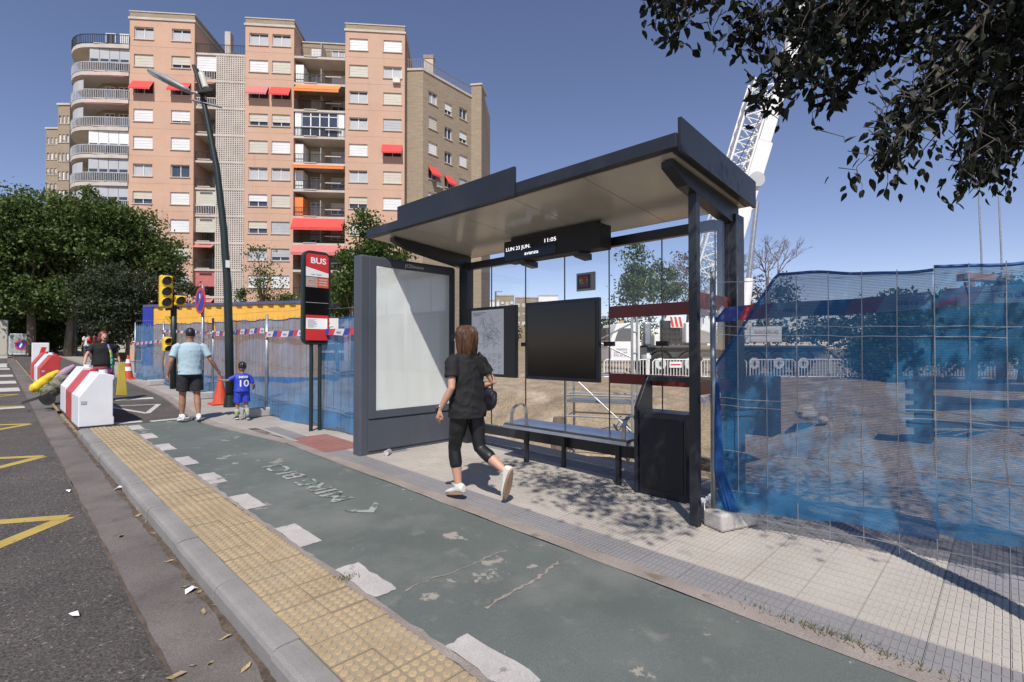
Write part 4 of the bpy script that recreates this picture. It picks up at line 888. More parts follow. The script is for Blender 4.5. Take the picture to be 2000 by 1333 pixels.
# right-hand run next to the shelter
RFa, RFb, RFc = (4.12,1.74), (4.5,.35), (4.72,-1.6)
K['net2'] = netmat('blue_net_near', (.035,.19,.38), .28)
f1_ = fence(gp(*RFb), gp(*RFa), 'near blue netted mesh fence panel tied to the shelter post', 1.3, 2.02, nwires=7, hz=(.1,.3,.62,.98,1.04,1.55,1.62,1.98), netmat_=K['net2'], nbot=.16, wire=.0036, tape=(1.8,1.72,.12), wm=K['galv'], netz=lambda s, a, b: (a+.02, b-(max(0, s-.95)*1.6)), post_a=False, tback=1)
fence(gp(*RFc), gp(*RFb), 'blue netted mesh fence panel running out past the shelter', 2.6, 2.04, nwires=11, hz=(.1,.3,.62,.98,1.04,1.55,1.62,1.98), netmat_=K['net2'], nbot=.2, wire=.0036, tape=(1.86,1.82,.12), wm=K['galv'], post_a=None, tback=1)
block_((4.22,1.62,gz(1.6)), 'white chipped concrete fence foot at the shelter front post', -.35, (.42,.2,.14))
mb = MB()                                             # gathered end of the net, tied to the post
for k in range(12):
    a = k*.5; mb.tube([(4.14+.015*math.cos(a),1.7+.015*math.sin(a),1.2),(4.13+.02*math.cos(a),1.69+.02*math.sin(a),.9),(4.13+.035*math.cos(a),1.68+.03*math.sin(a),.5),(4.2+.07*math.cos(a),1.6+.06*math.sin(a),.15)], [.005,.008,.01,.014], 5)
Q(mb, 'gathered_net', K['netd'], f1_)
for z, c in ((1.74, 'tapew'), (1.05, 'tapew'), (.24, 'tapew')):
    mb = MB(); n_ = 9; pts = [(4.0+.15*q/n_, 1.77-.04*q/n_+.012*math.sin(q*2.1), z+.012*math.sin(q*1.7)+.02*q/n_) for q in range(n_+1)]
    for a_, b_ in zip(pts, pts[1:]): mb.bar(a_, b_, .006, .045+.02*math.sin(a_[0]*40))
    mb.bar((4.15,1.71,z),(4.21,1.67,z+.08),.005,.03); mb.bar((4.03,1.76,z),(3.99,1.74,z-.06),.005,.025); Q(mb, 'tape_knot', K[c], f1_)
# ---------------------------------------------------------------- site container
ct = thing('site_container', 'yellow corrugated site container with blue frame behind the blue fence', 'container', at(430,700,24))
c0, c1 = at(272,600,24.5), at(600,606,22.0); c0.z = c1.z = 0; e = (c1-c0).normalized(); n = V((-e.y, e.x, 0)); n = n if n.dot(FW) > 0 else -n; L = (c1-c0).length; ZC = 3.55
mb = FB(c0, e, n); k = 0; u_ = .9; vs_ = []
prof = []
while u_ < L: prof += [(u_, 0), (u_+.22, 0), (u_+.29, .07), (u_+.5, .07), (u_+.57, 0)]; u_ += .57
vs_ = [mb.p(u2, d2, z) for (u2, d2) in prof for z in (.2, ZC-.12)]; mb.add(vs_, [(2*i, 2*i+2, 2*i+3, 2*i+1) for i in range(len(prof)-1)])
K['cyel'] = M('container_yellow', (.72,.4,.06), .55, var=.1, scale=1.5)
Q(mb, 'side_wall', K['cyel'], ct); mb = FB(c0, e, n); mb.bx(.3, L, -.06, 2.4, ZC-.12, ZC); Q(mb, 'roof', M('container_blue_grey', (.08,.085,.18), .6), ct)
mb = FB(c0, e, n); mb.bx(.28, .9, -.05, .3, 0, ZC-.13); Q(mb, 'corner_post', K['blue'], ct)
mb = FB(c0, e, n); mb.bx(.3, L, -.04, 2.35, -.1, .2); Q(mb, 'base', K['blue'], ct)
vs_ = []; mb = FB(c0+e*.3, n, e); prof = [(q*.16, .06*(q % 2)) for q in range(15)]
mb.add([mb.p(a, b-.02, z) for a, b in prof for z in (.9, ZC-.12)], [(2*i, 2*i+2, 2*i+3, 2*i+1) for i in range(14)]); Q(mb, 'end_wall', K['cyel'], ct)
# ---------------------------------------------------------------- site objects
sc_ = thing('scaffold_tower', 'aluminium scaffold tower with diagonal braces behind the shelter glass', 'scaffold', at(1170,850,12))
o0 = at(1105,840,12.2); o1 = at(1235,840,11.6); o0.z = o1.z = -1.15; e = (o1-o0).normalized(); n = V((-e.y, e.x, 0)); n = n if n.dot(FW) > 0 else -n; L = (o1-o0).length
Lo = V((0,0,1)); hh = 3.35
for i, (u_, w_) in enumerate(((0,0),(L,0),(0,.75),(L,.75))): b = o0+e*u_+n*w_; top = hh if u_ else hh-1.1; Q(MB().tube([b, b+Lo*top], .03, 8), 'standard', K['alu'], sc_)
for z in (.5, 1.0, 1.5, 2.0, 2.5, 3.0):
    for w_ in (0, .75):
        if z < 2.2: Q(MB().tube([o0+n*w_+Lo*z, o0+n*w_+e*L+Lo*z], .022, 6), 'ledger', K['alu'], sc_)
    for u_ in (0, L):
        if u_ or z < 2.2: Q(MB().tube([o0+e*u_+Lo*z, o0+e*u_+n*.75+Lo*z], .02, 6), 'rung', K['alu'], sc_)
Q(MB().tube([o0+Lo*2.1, o0+e*L+Lo*.7], .02, 6), 'brace', K['alu'], sc_); Q(MB().tube([o0+e*(L-1.7)+Lo*2.35, o0+e*L+Lo*3.2], .02, 6), 'brace', K['alu'], sc_); Q(MB().tube([o0+e*(L-1.7)+Lo*3.2, o0+e*L+Lo*2.4], .02, 6), 'brace', K['alu'], sc_)
b = o0+n*.37; Q(MB().bar(b+Lo*1.35, b+e*L+Lo*1.35, .65, .06), 'platform', K['galv'], sc_)
def rock(c, r, lab, mat):
    mb = MB(); mb.ball((0,0,r*.4), r, r*.7, r*.55, 10, 7); mb.v = [tuple(q*(1+random.uniform(-.14,.14)) for q in v) for v in mb.v]
    o = tag(mb.build('rock', mat, None, world=False), lab, 'rock'); o.location = c; return o
rock(at(1575,818,10.8), .3, 'pale sandy boulder on the dirt behind the near netted fence', M('rock_pale', (.5,.4,.28), .9, var=.15)); rock(at(1608,826,10.6), .14, 'small pale stone next to the boulder behind the fence', M('rock_pale2', (.5,.4,.28), .9, var=.15))
st = at(1092,835,11); o = MB().rings([(st.x,st.y,st.z-.6,.2,.18),(st.x,st.y,st.z,.17,.16),(st.x+.02,st.y,st.z+.22,.15,.13)], 9).build('tree_stump', K['bark']); tag(o, 'short brown stump standing in the pit behind the bench', 'stump')
tr = thing('timber_trestle', 'dark timber trestle barrier standing on the dirt behind the netting', 'trestle', at(1830,880,8.5))
g0 = at(1805,880,8.6); g0.z = 0; e = (RT*.95+FW*.1).normalized()
Q(MB().box(g0.x-.12,g0.x+.12,g0.y-.12,g0.y+.12,-.1,1.0), 'post', M('dark_timber', (.045,.05,.06), .8, var=.2), tr); dk = M('dark_timber_b', (.05,.055,.07), .8, var=.2)
for z, dz in ((.85,-.1),(.65,-.25),(.45,.1),(.2,-.1)): Q(MB().bar(g0+V((0,0,z))-e*.3, g0+e*3+V((0,0,z+dz)), .08, .12), 'rail', dk, tr)
bx_ = at(1490,840,9.6); o = MB().box(bx_.x-.25,bx_.x+.25,bx_.y-.25,bx_.y+.25,-.15,.95).build('steel_post_box', dk, None, bevel=.02); tag(o, 'dark square pillar standing behind the near netted fence', 'pillar')
# ---------------------------------------------------------------- mobile crane
CD = 27.5
cr = thing('mobile_crane', 'white mobile crane truck with raised telescopic boom on the building site', 'crane', at(1420,740,CD))
ce = RT*.98+FW*.12; ce.normalize(); cn = V((-ce.y, ce.x, 0)); cn = cn if cn.dot(FW) > 0 else -cn
c0 = at(1190,740,CD); c0.z = 0
CF = (c0, ce, cn); cw = K['white']; dkm = M('chassis_grey', (.06,.065,.07), .6, var=.15)
def CB(nm, mat, *bs, bev=.02):
    mb = FB(*CF)
    for b in bs: mb.bx(*b)
    return Q(mb, nm, mat, cr, bevel=bev)
CB('chassis', dkm, (1.8,13,.2,2.5,.95,1.5)); CB('deck', dkm, (2.2,12.8,0,2.6,1.5,1.62))
mb = FB(*CF); mb.prism([mb.p(u_,0,z) for u_, z in ((.1,.75),(1.75,.75),(1.75,2.75),(1.5,2.85),(.45,2.8),(.1,1.9))], cn*2.5); cab = Q(mb, 'cab', cw, cr, bevel=.05)
mb = FB(*CF); mb.prism([mb.p(u_,-.015,z) for u_, z in ((.3,1.85),(1.3,1.85),(1.3,2.55),(.55,2.55))], cn*.01); Q(mb, 'window', K['pane'], cab)
mb = FB(*CF); mb.bx(.05,.1,.2,2.3,1.9,2.6); Q(mb, 'windscreen', K['pane'], cab); mb = FB(*CF); mb.tube([mb.p(1.0,.9,2.85), mb.p(1.0,.9,3.0)], .09, 8); Q(mb, 'beacon', K['awn_o'], cab)
mb = FB(*CF)
for k, s in enumerate(('TORREMAR', 'GRUAS', '976 50 24')): text(s, 'lettering', gm, cab, CF[0]+ce*.25+V((0,0,1.35-k*.16))-cn*.02, ce, UP, .15, .001, width=.75)
CB('exhaust_stack', K['galv'], (2.15,2.55,.3,.7,1.6,2.95), bev=.12); CB('engine_cover', cw, (2.7,4.3,.3,2.3,1.62,2.2))
CB('grille_panel', K['blackm'], (3.0,4.2,.28,.3,1.7,3.0)); mb = FB(*CF)
for k in range(5): mb.bx(3.0+.3*k,3.06+.3*k,.2,.26,1.6,2.6)
for k in range(4): mb.bx(3.0,4.3,.2,.26,1.7+.3*k,1.75+.3*k)
Q(mb, 'guard_rail', K['blackm'], cr)
CB('warning_board', cw, (3.55,4.3,.1,.14,2.6,3.25)); mb = FB(*CF)
for k in range(3): mb.add([mb.p(3.6+.25*k,.09,2.65), mb.p(3.75+.25*k,.09,2.65), mb.p(3.62+.25*k,.09,3.2), mb.p(3.5+.25*k,.09,3.2)], [(0,1,2,3)])
Q(mb, 'warning_stripe', K['red'], cr)
CB('superstructure', cw, (4.5,8.3,.2,2.4,1.75,2.9), bev=.06); CB('operator_cab', cw, (6.2,8.0,-.2,.9,2.0,3.6), bev=.1); CB('cab_glass', K['pane'], (6.35,7.85,-.22,-.2,2.5,3.4)); CB('counterweight', cw, (8.3,10.2,.1,2.5,1.8,2.7), bev=.05)
mb = FB(*CF); mb.tube([mb.p(5.2,1.3,1.6), mb.p(5.2,1.3,1.8)], 1.0, 20); Q(mb, 'slew_ring', dkm, cr)
text('EUROGRUAS', 'lettering', gm, cr, CF[0]+ce*8.5+V((0,0,2.3))-cn*-.08, ce, UP, .25, .001)
for k, u_ in enumerate((2.9, 4.6, 8.4, 9.9, 11.4)):
    for w_ in (-.02, 2.2):
        wh = FB(*CF); a, b = wh.p(u_, w_, .62), wh.p(u_, w_+.42, .62); wh.tube([a, a+cn*.05, b-cn*.05, b], [.56,.64,.64,.56], 24); ty = Q(wh, 'wheel', K['rubber'], cr)
        Q(MB().disc(a-cn*.005, cn, .32, .04, 20), 'rim', K['cbwhite'], ty); Q(MB().disc(a-cn*.04, cn, .12, .06, 12), 'hub', dkm, ty)
    mb = FB(*CF); vs_ = []
    for q in range(9): an = math.pi*q/8; vs_ += [mb.p(u_-.75*math.cos(an), -.06, .62+.78*math.sin(an)), mb.p(u_-.75*math.cos(an), .5, .62+.78*math.sin(an))]
    mb.add(vs_, [(2*q, 2*q+2, 2*q+3, 2*q+1) for q in range(8)]); Q(mb, 'mudguard', dkm, cr)
for u_ in (2.0, 7.2, 12.6): mb = FB(*CF); mb.bx(u_-.12,u_+.12,-.6,.3,.9,1.1); mb.tube([mb.p(u_,-.5,1.2), mb.p(u_,-.5,-.1)], .09, 8); mb.bx(u_-.35,u_+.35,-.85,-.15,-.14,-.08); Q(mb, 'outrigger', cw, cr)
# boom: telescopic box with lattice jib stowed beside it
b0, b1 = at(1392,600,CD+.8), at(1545,95,CD+.8); bd = (b1-b0).normalized(); br = bd.cross(FW).normalized()
if br.dot(RT) < 0: br = -br
Q(MB().bar(b0-bd*1.5, b0+bd*9.5, .85, .9, FW), 'boom', cw, cr, bevel=.05); Q(MB().bar(b0+bd*9.3, b0+bd*19, .66, .72, FW), 'boom_section', cw, cr, bevel=.04); Q(MB().bar(b0+bd*18.8, b0+bd*32, .5, .55, FW), 'boom_section', cw, cr, bevel=.03)
text('GRUAS', 'lettering', gm, cr, b0+bd*11.0-FW*.35-br*.15, bd, -br, .5, .002)
Q(MB().bar(b0+bd*9.3, b0+bd*9.55, .75, .8, FW), 'boom_collar', K['shut_g'], cr); Q(MB().tube([b0+bd*7.3+br*.1-FW*.6, b0+bd*7.3+br*.1+FW*.3], .42, 20), 'winch_drum', K['shut_g'], cr)
mb = MB(); J0 = b0+bd*1.5-br*1.65-FW*.8
cor = lambda s, i, j: J0+bd*s+br*(i*1.05)+FW*(j*.8)
for i in (0, 1):
    for j in (0, 1): mb.tube([cor(0, i, j), cor(10.9, i, j)], .065, 6)
for k in range(15):
    s = k*.73
    for (i, j, i2, j2) in ((0,0,1,0),(1,0,1,1),(1,1,0,1),(0,1,0,0)): mb.tube([cor(s, i, j), cor(s+.73, i2, j2)], .04, 5); mb.tube([cor(s, i, j), cor(s, i2, j2)], .035, 5)
Q(mb, 'lattice_jib', cw, cr)
Q(MB().tube([at(1450,640,CD), at(1462,545,CD)], .26, 12), 'lift_cylinder', cw, cr); Q(MB().tube([at(1462,545,CD), at(1478,395,CD)], .13, 12), 'lift_rod', K['galv'], cr)
Q(MB().tube([at(1500,200,CD-.5), at(1440,320,CD-.5)], .02, 4), 'cable', K['blackm'], cr)
for xx in (1917, 1956): Q(MB().tube([at(xx-6,360,CD), at(xx,500,CD), at(xx+2,640,CD)], .045, 5), 'hoist_cable', K['galv'], cr)
# small brick gateway behind the netting
ga = thing('brick_gateway', 'orange brick gateway with tiled top behind the netting and dark hedge', 'gateway', at(1910,700,24)); A_ = at(1895,690,24); e = RT
gb = M('orange_brick', (.5,.22,.1), .9, var=.15, scale=2)
for u_ in (0, 1.5): p = A_+e*u_; Q(MB().box(p.x-.2,p.x+.2,p.y-.2,p.y+.2,-.2,4.6), 'pier', gb, ga)
Q(MB().bar(A_+V((0,0,4.85))-e*.35-V((0,0,A_.z)), A_+e*1.85+V((0,0,4.75))-V((0,0,A_.z)), .6, .3), 'lintel', gb, ga); Q(MB().bar(A_+V((0,0,2.4-A_.z))-e*1.1, A_+e*3.2+V((0,0,2.5-A_.z)), .3, 1.0), 'wall', gb, ga)
# ---------------------------------------------------------------- litter
cn_ = tag(MB().tube([V((0,-.06,.034)), V((0,.06,.034))], .033, 14).build('drink_can', M('can_white', (.6,.58,.57), .35, metal=.4, var=.3, scale=25), None, world=False), 'crumpled white and red drink can lying by the poster panel', 'can'); p = G(757,889); cn_.location = (p.x, p.y, gz(p.y)); cn_.rotation_euler = (0,0,-.9)
lv = MB(); lv.add([(-.045,0,.004),(-.02,.02,.014),(.02,.022,.006),(.05,.0,.018),(.02,-.02,.004),(-.02,-.022,.012),(0,0,.001)], [(6,0,1),(6,1,2),(6,2,3),(6,3,4),(6,4,5),(6,5,0)])
lme = lv.mesh('dry_leaf'); lme.materials.append(M('dry_leaf', (.33,.24,.13), .8, var=.35, scale=14))
for (x, y) in [(349,1095),(420,1186),(375,1305),(362,1150),(397,1200),(300,1045),(285,1022),(271,998),(232,948),(205,905),(180,880),(165,857),(345,1325),(410,1300),(480,1310),(330,1100),(270,1010),(390,1160),(440,1250),(262,985),(195,893),(150,840),(236,1050)]:
    p = G(x, y); k = 1.08; o = bpy.data.objects.new('dry_leaf', lme); COL.objects.link(o); o.location = (p.x*k, p.y*k, gz(p.y*k)-.108); s = random.uniform(.35,.75); o.scale = (s*1.3,s,s*.9); o.rotation_euler = (random.uniform(-.3,.3), random.uniform(-.3,.3), random.uniform(0,6.28)); tag(o, 'small dry tan leaf lying in the gutter along the kerb', 'leaf', 'dry leaves in the gutter')
wp = MB(); wp.add([(-.05,-.01,.002),(0,.025,.03),(.05,.01,.004),(.03,-.03,.02),(-.02,-.03,.028)], [(0,1,4),(1,2,3),(1,3,4)]); wme = wp.mesh('paper_scrap'); wme.materials.append(K['paper'])
for i, (x, y, s) in enumerate([(234,958,1.2),(132,962,.7),(375,1158,.9),(145,1205,.7)]):
    p = G(x, y); k = 1.08; o = bpy.data.objects.new('paper_scrap', wme); COL.objects.link(o); o.location = (p.x*k, p.y*k, gz(p.y*k)-.112); o.scale = (s,s,s); o.rotation_euler = (0,0,i*1.7); tag(o, ['crumpled white paper lying at the foot of the kerb','white paper scrap on the asphalt near the yellow zigzag','white scrap among leaves in the gutter','thin white scrap on the nearest asphalt'][i], 'litter')
K['leafdry'] = leafmat('grass_dry', (.1,.095,.035), (.2,.18,.08))
def tuft(c, n, lab, s=.07):
    mb = MB()
    for k in range(n):
        a = random.uniform(0,6.28); q = V((random.gauss(0,.09 if n > 60 else .04)*2.5 if n > 60 else random.gauss(0,.04), random.gauss(0,.03), 0)); l = random.uniform(.4,1)*s; d = V((math.cos(a)*.6, math.sin(a)*.6, .7))*l
        r = V((-math.sin(a), math.cos(a), 0))*.003; mb.add([q-r, q+r, q+d], [(0,1,2)])
    o = mb.build('grass_tuft', K['leafdry'], None, world=False); o.location = c; tag(o, lab, 'grass'); return o
p = G(672,1132); tuft((p.x,p.y,gz(p.y)), 50, 'small green weed tuft growing at the yellow strip edge', .06)
p = G(1590,1228); o = tuft((p.x,p.y,gz(p.y)), 160, 'dry grass strip growing along the pavement joint', .06); o.rotation_euler = (0,0,math.pi/2)
p = G(1690,1268); o = tuft((p.x,p.y,gz(p.y)), 90, 'second dry grass clump further along the pavement joint', .05); o.rotation_euler = (0,0,math.pi/2)
# parked car far away
car = thing('parked_car', 'white parked car at the far end of the street', 'car', (-.6, 50, gz(50)-.1)); g_ = gz(50)-.1
Q(MB().prism([(-2.4,49,g_+.35),(.3,49,g_+.35),(.3,49,g_+.85),(-.3,49,g_+.95),(-.8,49,g_+1.45),(-1.9,49,g_+1.45),(-2.4,49,g_+.95)], (0,1.7,0)), 'body', K['white'], car, bevel=.08); Q(MB().prism([(-.45,48.98,g_+.98),(-.85,48.98,g_+1.38),(-1.8,48.98,g_+1.38),(-2.1,48.98,g_+.98)], (0,.01,0)), 'window', K['pane'], car)
for x in (-1.9, -.2): Q(MB().disc((x,49.0,g_+.33),(0,1,0),.33,.2,18), 'wheel', K['rubber'], car)
# ================================================================ TREES
def leaves_mesh(name, C, N, size, up_bias=.4, asp=.55, droop=0, hexa=False):
    # N leaf-shaped faces (a rhombus folded at the midrib) around the given points
    n = len(C); d = rng.normal(size=(n,3)); d[:,2] -= droop; d /= np.linalg.norm(d, axis=1)[:,None]
    r = rng.normal(size=(n,3)); r -= d*(r*d).sum(1)[:,None]; r /= np.linalg.norm(r, axis=1)[:,None]
    nn = np.cross(d, r); s = size*rng.uniform(.6,1.25,size=(n,1)); 
    if hexa:
        v = np.empty((n,6,3)); v[:,0] = C; v[:,3] = C+d*s-nn*s*.1
        for i_, f_, w_ in ((1,.3,.5),(2,.65,.4)): v[:,i_] = C+d*s*f_+r*s*asp*w_+nn*s*.05; v[:,6-i_] = C+d*s*f_-r*s*asp*w_+nn*s*.05
        me = bpy.data.meshes.new(name); me.from_pydata(v.reshape(-1,3).tolist(), [], np.arange(6*n).reshape(n,6).tolist()); return me
    v = np.empty((n,4,3)); v[:,0] = C; v[:,1] = C+d*s*.5+r*s*asp*.5+nn*s*.08; v[:,2] = C+d*s; v[:,3] = C+d*s*.5-r*s*asp*.5+nn*s*.08
    me = bpy.data.meshes.new(name); me.vertices.add(4*n); me.vertices.foreach_set('co', v.reshape(-1)); me.loops.add(4*n); me.loops.foreach_set('vertex_index', np.arange(4*n))
    me.polygons.add(n); me.polygons.foreach_set('loop_start', np.arange(0,4*n,4)); me.update(calc_edges=True); me.validate(); return me
def crown_pts(ells, n, clumps, spread, hollow=.45):
    P_ = []
    vol = np.array([e[1][0]*e[1][1]*e[1][2] for e in ells]); vol = vol/vol.sum()
    for e, f in zip(ells, vol):
        k = max(3, int(clumps*f)); dirs = rng.normal(size=(k,3)); dirs /= np.linalg.norm(dirs, axis=1)[:,None]
        rad = hollow+(1-hollow)*rng.uniform(0,1,size=(k,1))**.6; cc = np.array(e[0])+dirs*rad*np.array(e[1])*rng.uniform(.6,1.22,size=(k,1))
        m_ = int(n*f); idx = rng.integers(0,k,m_); sp = spread*rng.uniform(.5,1.3,size=k)
        q = rng.normal(size=(m_,3)); q[:,2] *= .6; P_.append(cc[idx]+q*sp[idx][:,None])
    return np.concatenate(P_)
def tree(name, lab, base, ells, nleaf, lsize, mat, tr=.15, clumps=60, spread=.45, grp='street trees', lean=(0,0), limbs=7, hollow=.45, bark=None, asp=.55):
    base = V(base); t = thing(name, lab, 'tree', base, grp)
    top = V(ells[0][0]); mid = base.lerp(top, .55)+V((lean[0], lean[1], 0))
    mb = MB(); mb.tube([base-V((0,0,.3)), base.lerp(mid,.5)+V((random.uniform(-.1,.1),random.uniform(-.1,.1),0)), mid, top], [tr*1.25, tr, tr*.75, tr*.2], 9)
    trk = mb.build('trunk', bark or K['bark'], t, smooth=True)
    pts = crown_pts(ells, nleaf, clumps, spread, hollow)
    for k in range(limbs):
        q = V(pts[random.randrange(len(pts))]); s = base.lerp(top, random.uniform(.35,.75)); mdl = s.lerp(q, .5)+V((0,0,random.uniform(0,.4)))
        MBb = MB().tube([s, mdl, q], [tr*.45, tr*.28, tr*.08], 6); MBb.build('limb', bark or K['bark'], t, smooth=True)
    me = leaves_mesh('crown', pts-np.array(base), nleaf, lsize, asp=asp); me.materials.append(mat)
    o = bpy.data.objects.new('crown', me); COL.objects.link(o); o.parent = t; return t
def E_(px_, py, D, rpx, rpy=None, dep=None):
    c = at(px_, py, D); k = D/FPX; return (tuple(c), (rpx*k, (dep or rpx)*k, (rpy or rpx)*k))
def B_(px_, D): q = at(px_, 690, D); return (q.x, q.y, min(1.0, gz(q.y)))
tree('street_tree', 'large dark green tree at the far end of the street edge', B_(60,32), [E_(60,470,32,95,75), E_(10,500,32,80,85), E_(110,430,32,75,45), E_(50,575,32,85,45)], 32000, .24, K['leafmid'], .22, 150, .5)
tree('street_tree', 'broad tree with spreading crown in front of the curved balconies', B_(133,33), [E_(150,440,33,100,60), E_(200,480,33,95,75), E_(230,440,33,60,45), E_(150,575,33,80,40)], 36000, .24, K['leafmid'], .25, 170, .45)
tree('street_tree', 'airy tree reaching over the first salmon tower', B_(270,36), [E_(280,500,36,55,75), E_(320,520,36,48,60), E_(262,450,36,40,45)], 11000, .22, K['leafmid'], .14, 90, .38)
tree('street_tree', 'dense dark tree standing behind the broad spreading one', B_(180,40), [E_(150,560,40,110,75), E_(60,580,40,110,75), E_(230,560,40,60,60)], 15000, .34, K['leafdark'], .25, 110, .6)
tree('street_tree', 'shaded tree at the picture edge over the far pavement', B_(0,36), [E_(0,590,36,90,70), E_(60,610,36,60,50)], 9000, .3, K['leafdark'], .2, 80, .5)
for i, (x, y, rx, ry, D, lab) in enumerate([(195,588,45,62,27,'grey green rounded bush tree next to the far fence end'), (248,580,48,58,28.5,'grey green bush tree behind the site container corner'), (320,580,60,48,31,'dark bush tree behind the traffic light')]):
    tree('evergreen_tree', lab, B_(x,D), [E_(x,y,D,rx,ry), E_(x+10,y+40,D,rx*.9,ry*.7)], 8000, .17, K['leafgrey'], .1, 90, .3, 'evergreen trees by the site', limbs=3)
tree('young_tree', 'thin nearly bare young tree in front of the pierced screen', B_(515,38), [E_(515,540,38,38,45), E_(500,495,38,30,14)], 900, .2, K['leaflight'], .07, 40, .35, 'young trees before the building', limbs=26, hollow=.2)
tree('young_tree', 'small leafy shrub tree at the building foot beside the bus sign', B_(470,40), [E_(478,585,40,14,26), E_(555,590,40,40,14)], 2500, .2, K['leafmid'], .05, 30, .3, 'young trees before the building', limbs=3)
tree('site_tree', 'bright green tree rising between bus sign and poster panel', B_(690,24), [E_(690,540,24,48,58), E_(735,470,24,36,46), E_(700,440,24,20,22), E_(755,520,24,60,45)], 14000, .18, K['leaflight'], .12, 90, .33, 'trees inside the site', limbs=9)
tree('site_tree', 'smaller green tree close behind the blue fence by the bus sign', B_(660,27), [E_(655,575,27,40,36), E_(690,595,27,60,30)], 6000, .22, K['leafmid'], .09, 60, .3, 'trees inside the site', limbs=5)
tree('poplar_tree', 'slim poplar with open crown seen through the shelter glass', B_(1238,33), [E_(1238,520,33,24,66), E_(1245,560,33,42,40), E_(1222,575,33,25,22)], 3600, .24, K['leafmid'], .14, 60, .35, 'poplars behind the shelter', limbs=8, bark=M('pale_bark', (.4,.38,.33), .8))
tree('poplar_tree', 'second smaller poplar beside the slim one behind the glass', B_(1292,36), [E_(1295,555,36,28,50)], 1800, .24, K['leafmid'], .1, 40, .3, 'poplars behind the shelter', limbs=6, bark=M('pale_bark2', (.4,.38,.33), .8))
br_ = M('brown_twig', (.15,.115,.09), .9)
def bare(lab, px_, D, pts, r0):
    base = V(B_(px_,D)); t = thing('bare_tree', lab, 'tree', base, 'bare trees beyond the site'); Q(MB().tube([base, at(px_,pts[1]+60,D)], [r0,r0*.7], 7), 'trunk', br_, t); mb = MB()
    def grow(p, d, l, r, k):
        q = p+d*l; mb.tube([p, (p+q)/2+V((random.uniform(-.05,.05),)*3)*l, q], [r, r*.8, r*.6], 4, False)
        if k:
            for _ in range(random.choice((2,3,3))):
                nd = (d+V((random.gauss(0,.45),random.gauss(0,.45),random.gauss(.12,.3)))).normalized(); grow(q, nd, l*random.uniform(.62,.85), r*.62, k-1)
    s = at(px_,pts[1]+60,D)
    for _ in range(4): grow(s, V((random.gauss(0,.4),random.gauss(0,.4),1)).normalized(), pts[2]*D/FPX, r0*.6, 5)
    Q(mb, 'crown', br_, t); return t
bare('bare brown tree left of the crane boom', 1355, 46, (0,520,28), .16); bare('bare brown tree beside the crane boom base', 1400, 50, (0,515,28), .16); bare('bare twiggy tree between the crane and the netted fence', 1500, 44, (0,500,30), .15)
tree('scrub_tree', 'brown scrubby tree mass behind the crane cab', B_(1340,48), [E_(1345,560,48,60,50), E_(1420,600,48,80,40), E_(1500,580,48,60,45)], 7000, .26, leafmat('leaf_brown', (.09,.075,.05), (.16,.13,.09), .2), .15, 110, .5, 'scrub behind the crane', limbs=10)
tree('scrub_tree', 'grey brown scrub behind the scaffold tower', B_(1150,50), [E_(1150,640,50,60,26), E_(1220,640,50,80,30)], 4000, .3, K['leafgrey'], .1, 70, .5, 'scrub behind the crane', limbs=5)
for i, (x, y, rx, ry, D, lab) in enumerate([(1790,640,75,70,24,'dark leafy tree in the middle of the netted view'), (1900,650,80,65,22,'dark leafy tree under the brick gateway'), (1990,620,70,80,23,'dark leafy tree at the edge behind the netting'), (1720,690,50,40,25,'low dark bush next to the crane rear')]):
    tree('hedge_tree', lab, B_(x,D), [E_(x,y,D,rx,ry)], 6500, .24, K['leafdark'], .1, 80, .4, 'dark trees behind the netting', limbs=4)
tree('hedge_tree', 'long dark tree belt closing the site at the back', B_(1640,60), [E_(1560,650,60,90,35), E_(1690,645,60,80,40), E_(1850,640,60,120,40), E_(2000,640,60,90,45), E_(1100,655,62,70,24), E_(960,650,62,60,26)], 14000, .5, K['leafgrey'], .15, 160, .8, 'dark trees behind the netting', limbs=4)
for i, (x, y, rx, ry, D, lab) in enumerate([(95,655,60,34,38,'low dark shrub under the big trees by the far lamp'), (190,640,45,45,36,'dark shrub behind the red haired woman')]):
    tree('evergreen_tree', lab, B_(x,D), [E_(x,y,D,rx,ry)], 5000, .22, K['leafdark'], .08, 70, .35, 'evergreen trees by the site', limbs=2)
# street end: belt of trees closing the view
tree('street_tree', 'far dark belt of trees closing the end of the street', B_(60,60), [E_(40,640,60,90,50), E_(130,640,60,80,50), E_(210,650,60,60,40), E_(-40,630,60,70,60)], 14000, .5, K['leafdark'], .25, 150, .8, limbs=5)
for i, (x, D, lab) in enumerate([(86,46,'slim trunked tree far down the pavement'), (106,40,'second slim trunked tree down the pavement'), (165,44,'thin tree between far lamp and red haired woman')]):
    tree('street_tree', lab, B_(x,D), [E_(x,590,D,45,40)], 3500, .3, K['leafdark'], .16, 40, .45, limbs=3)
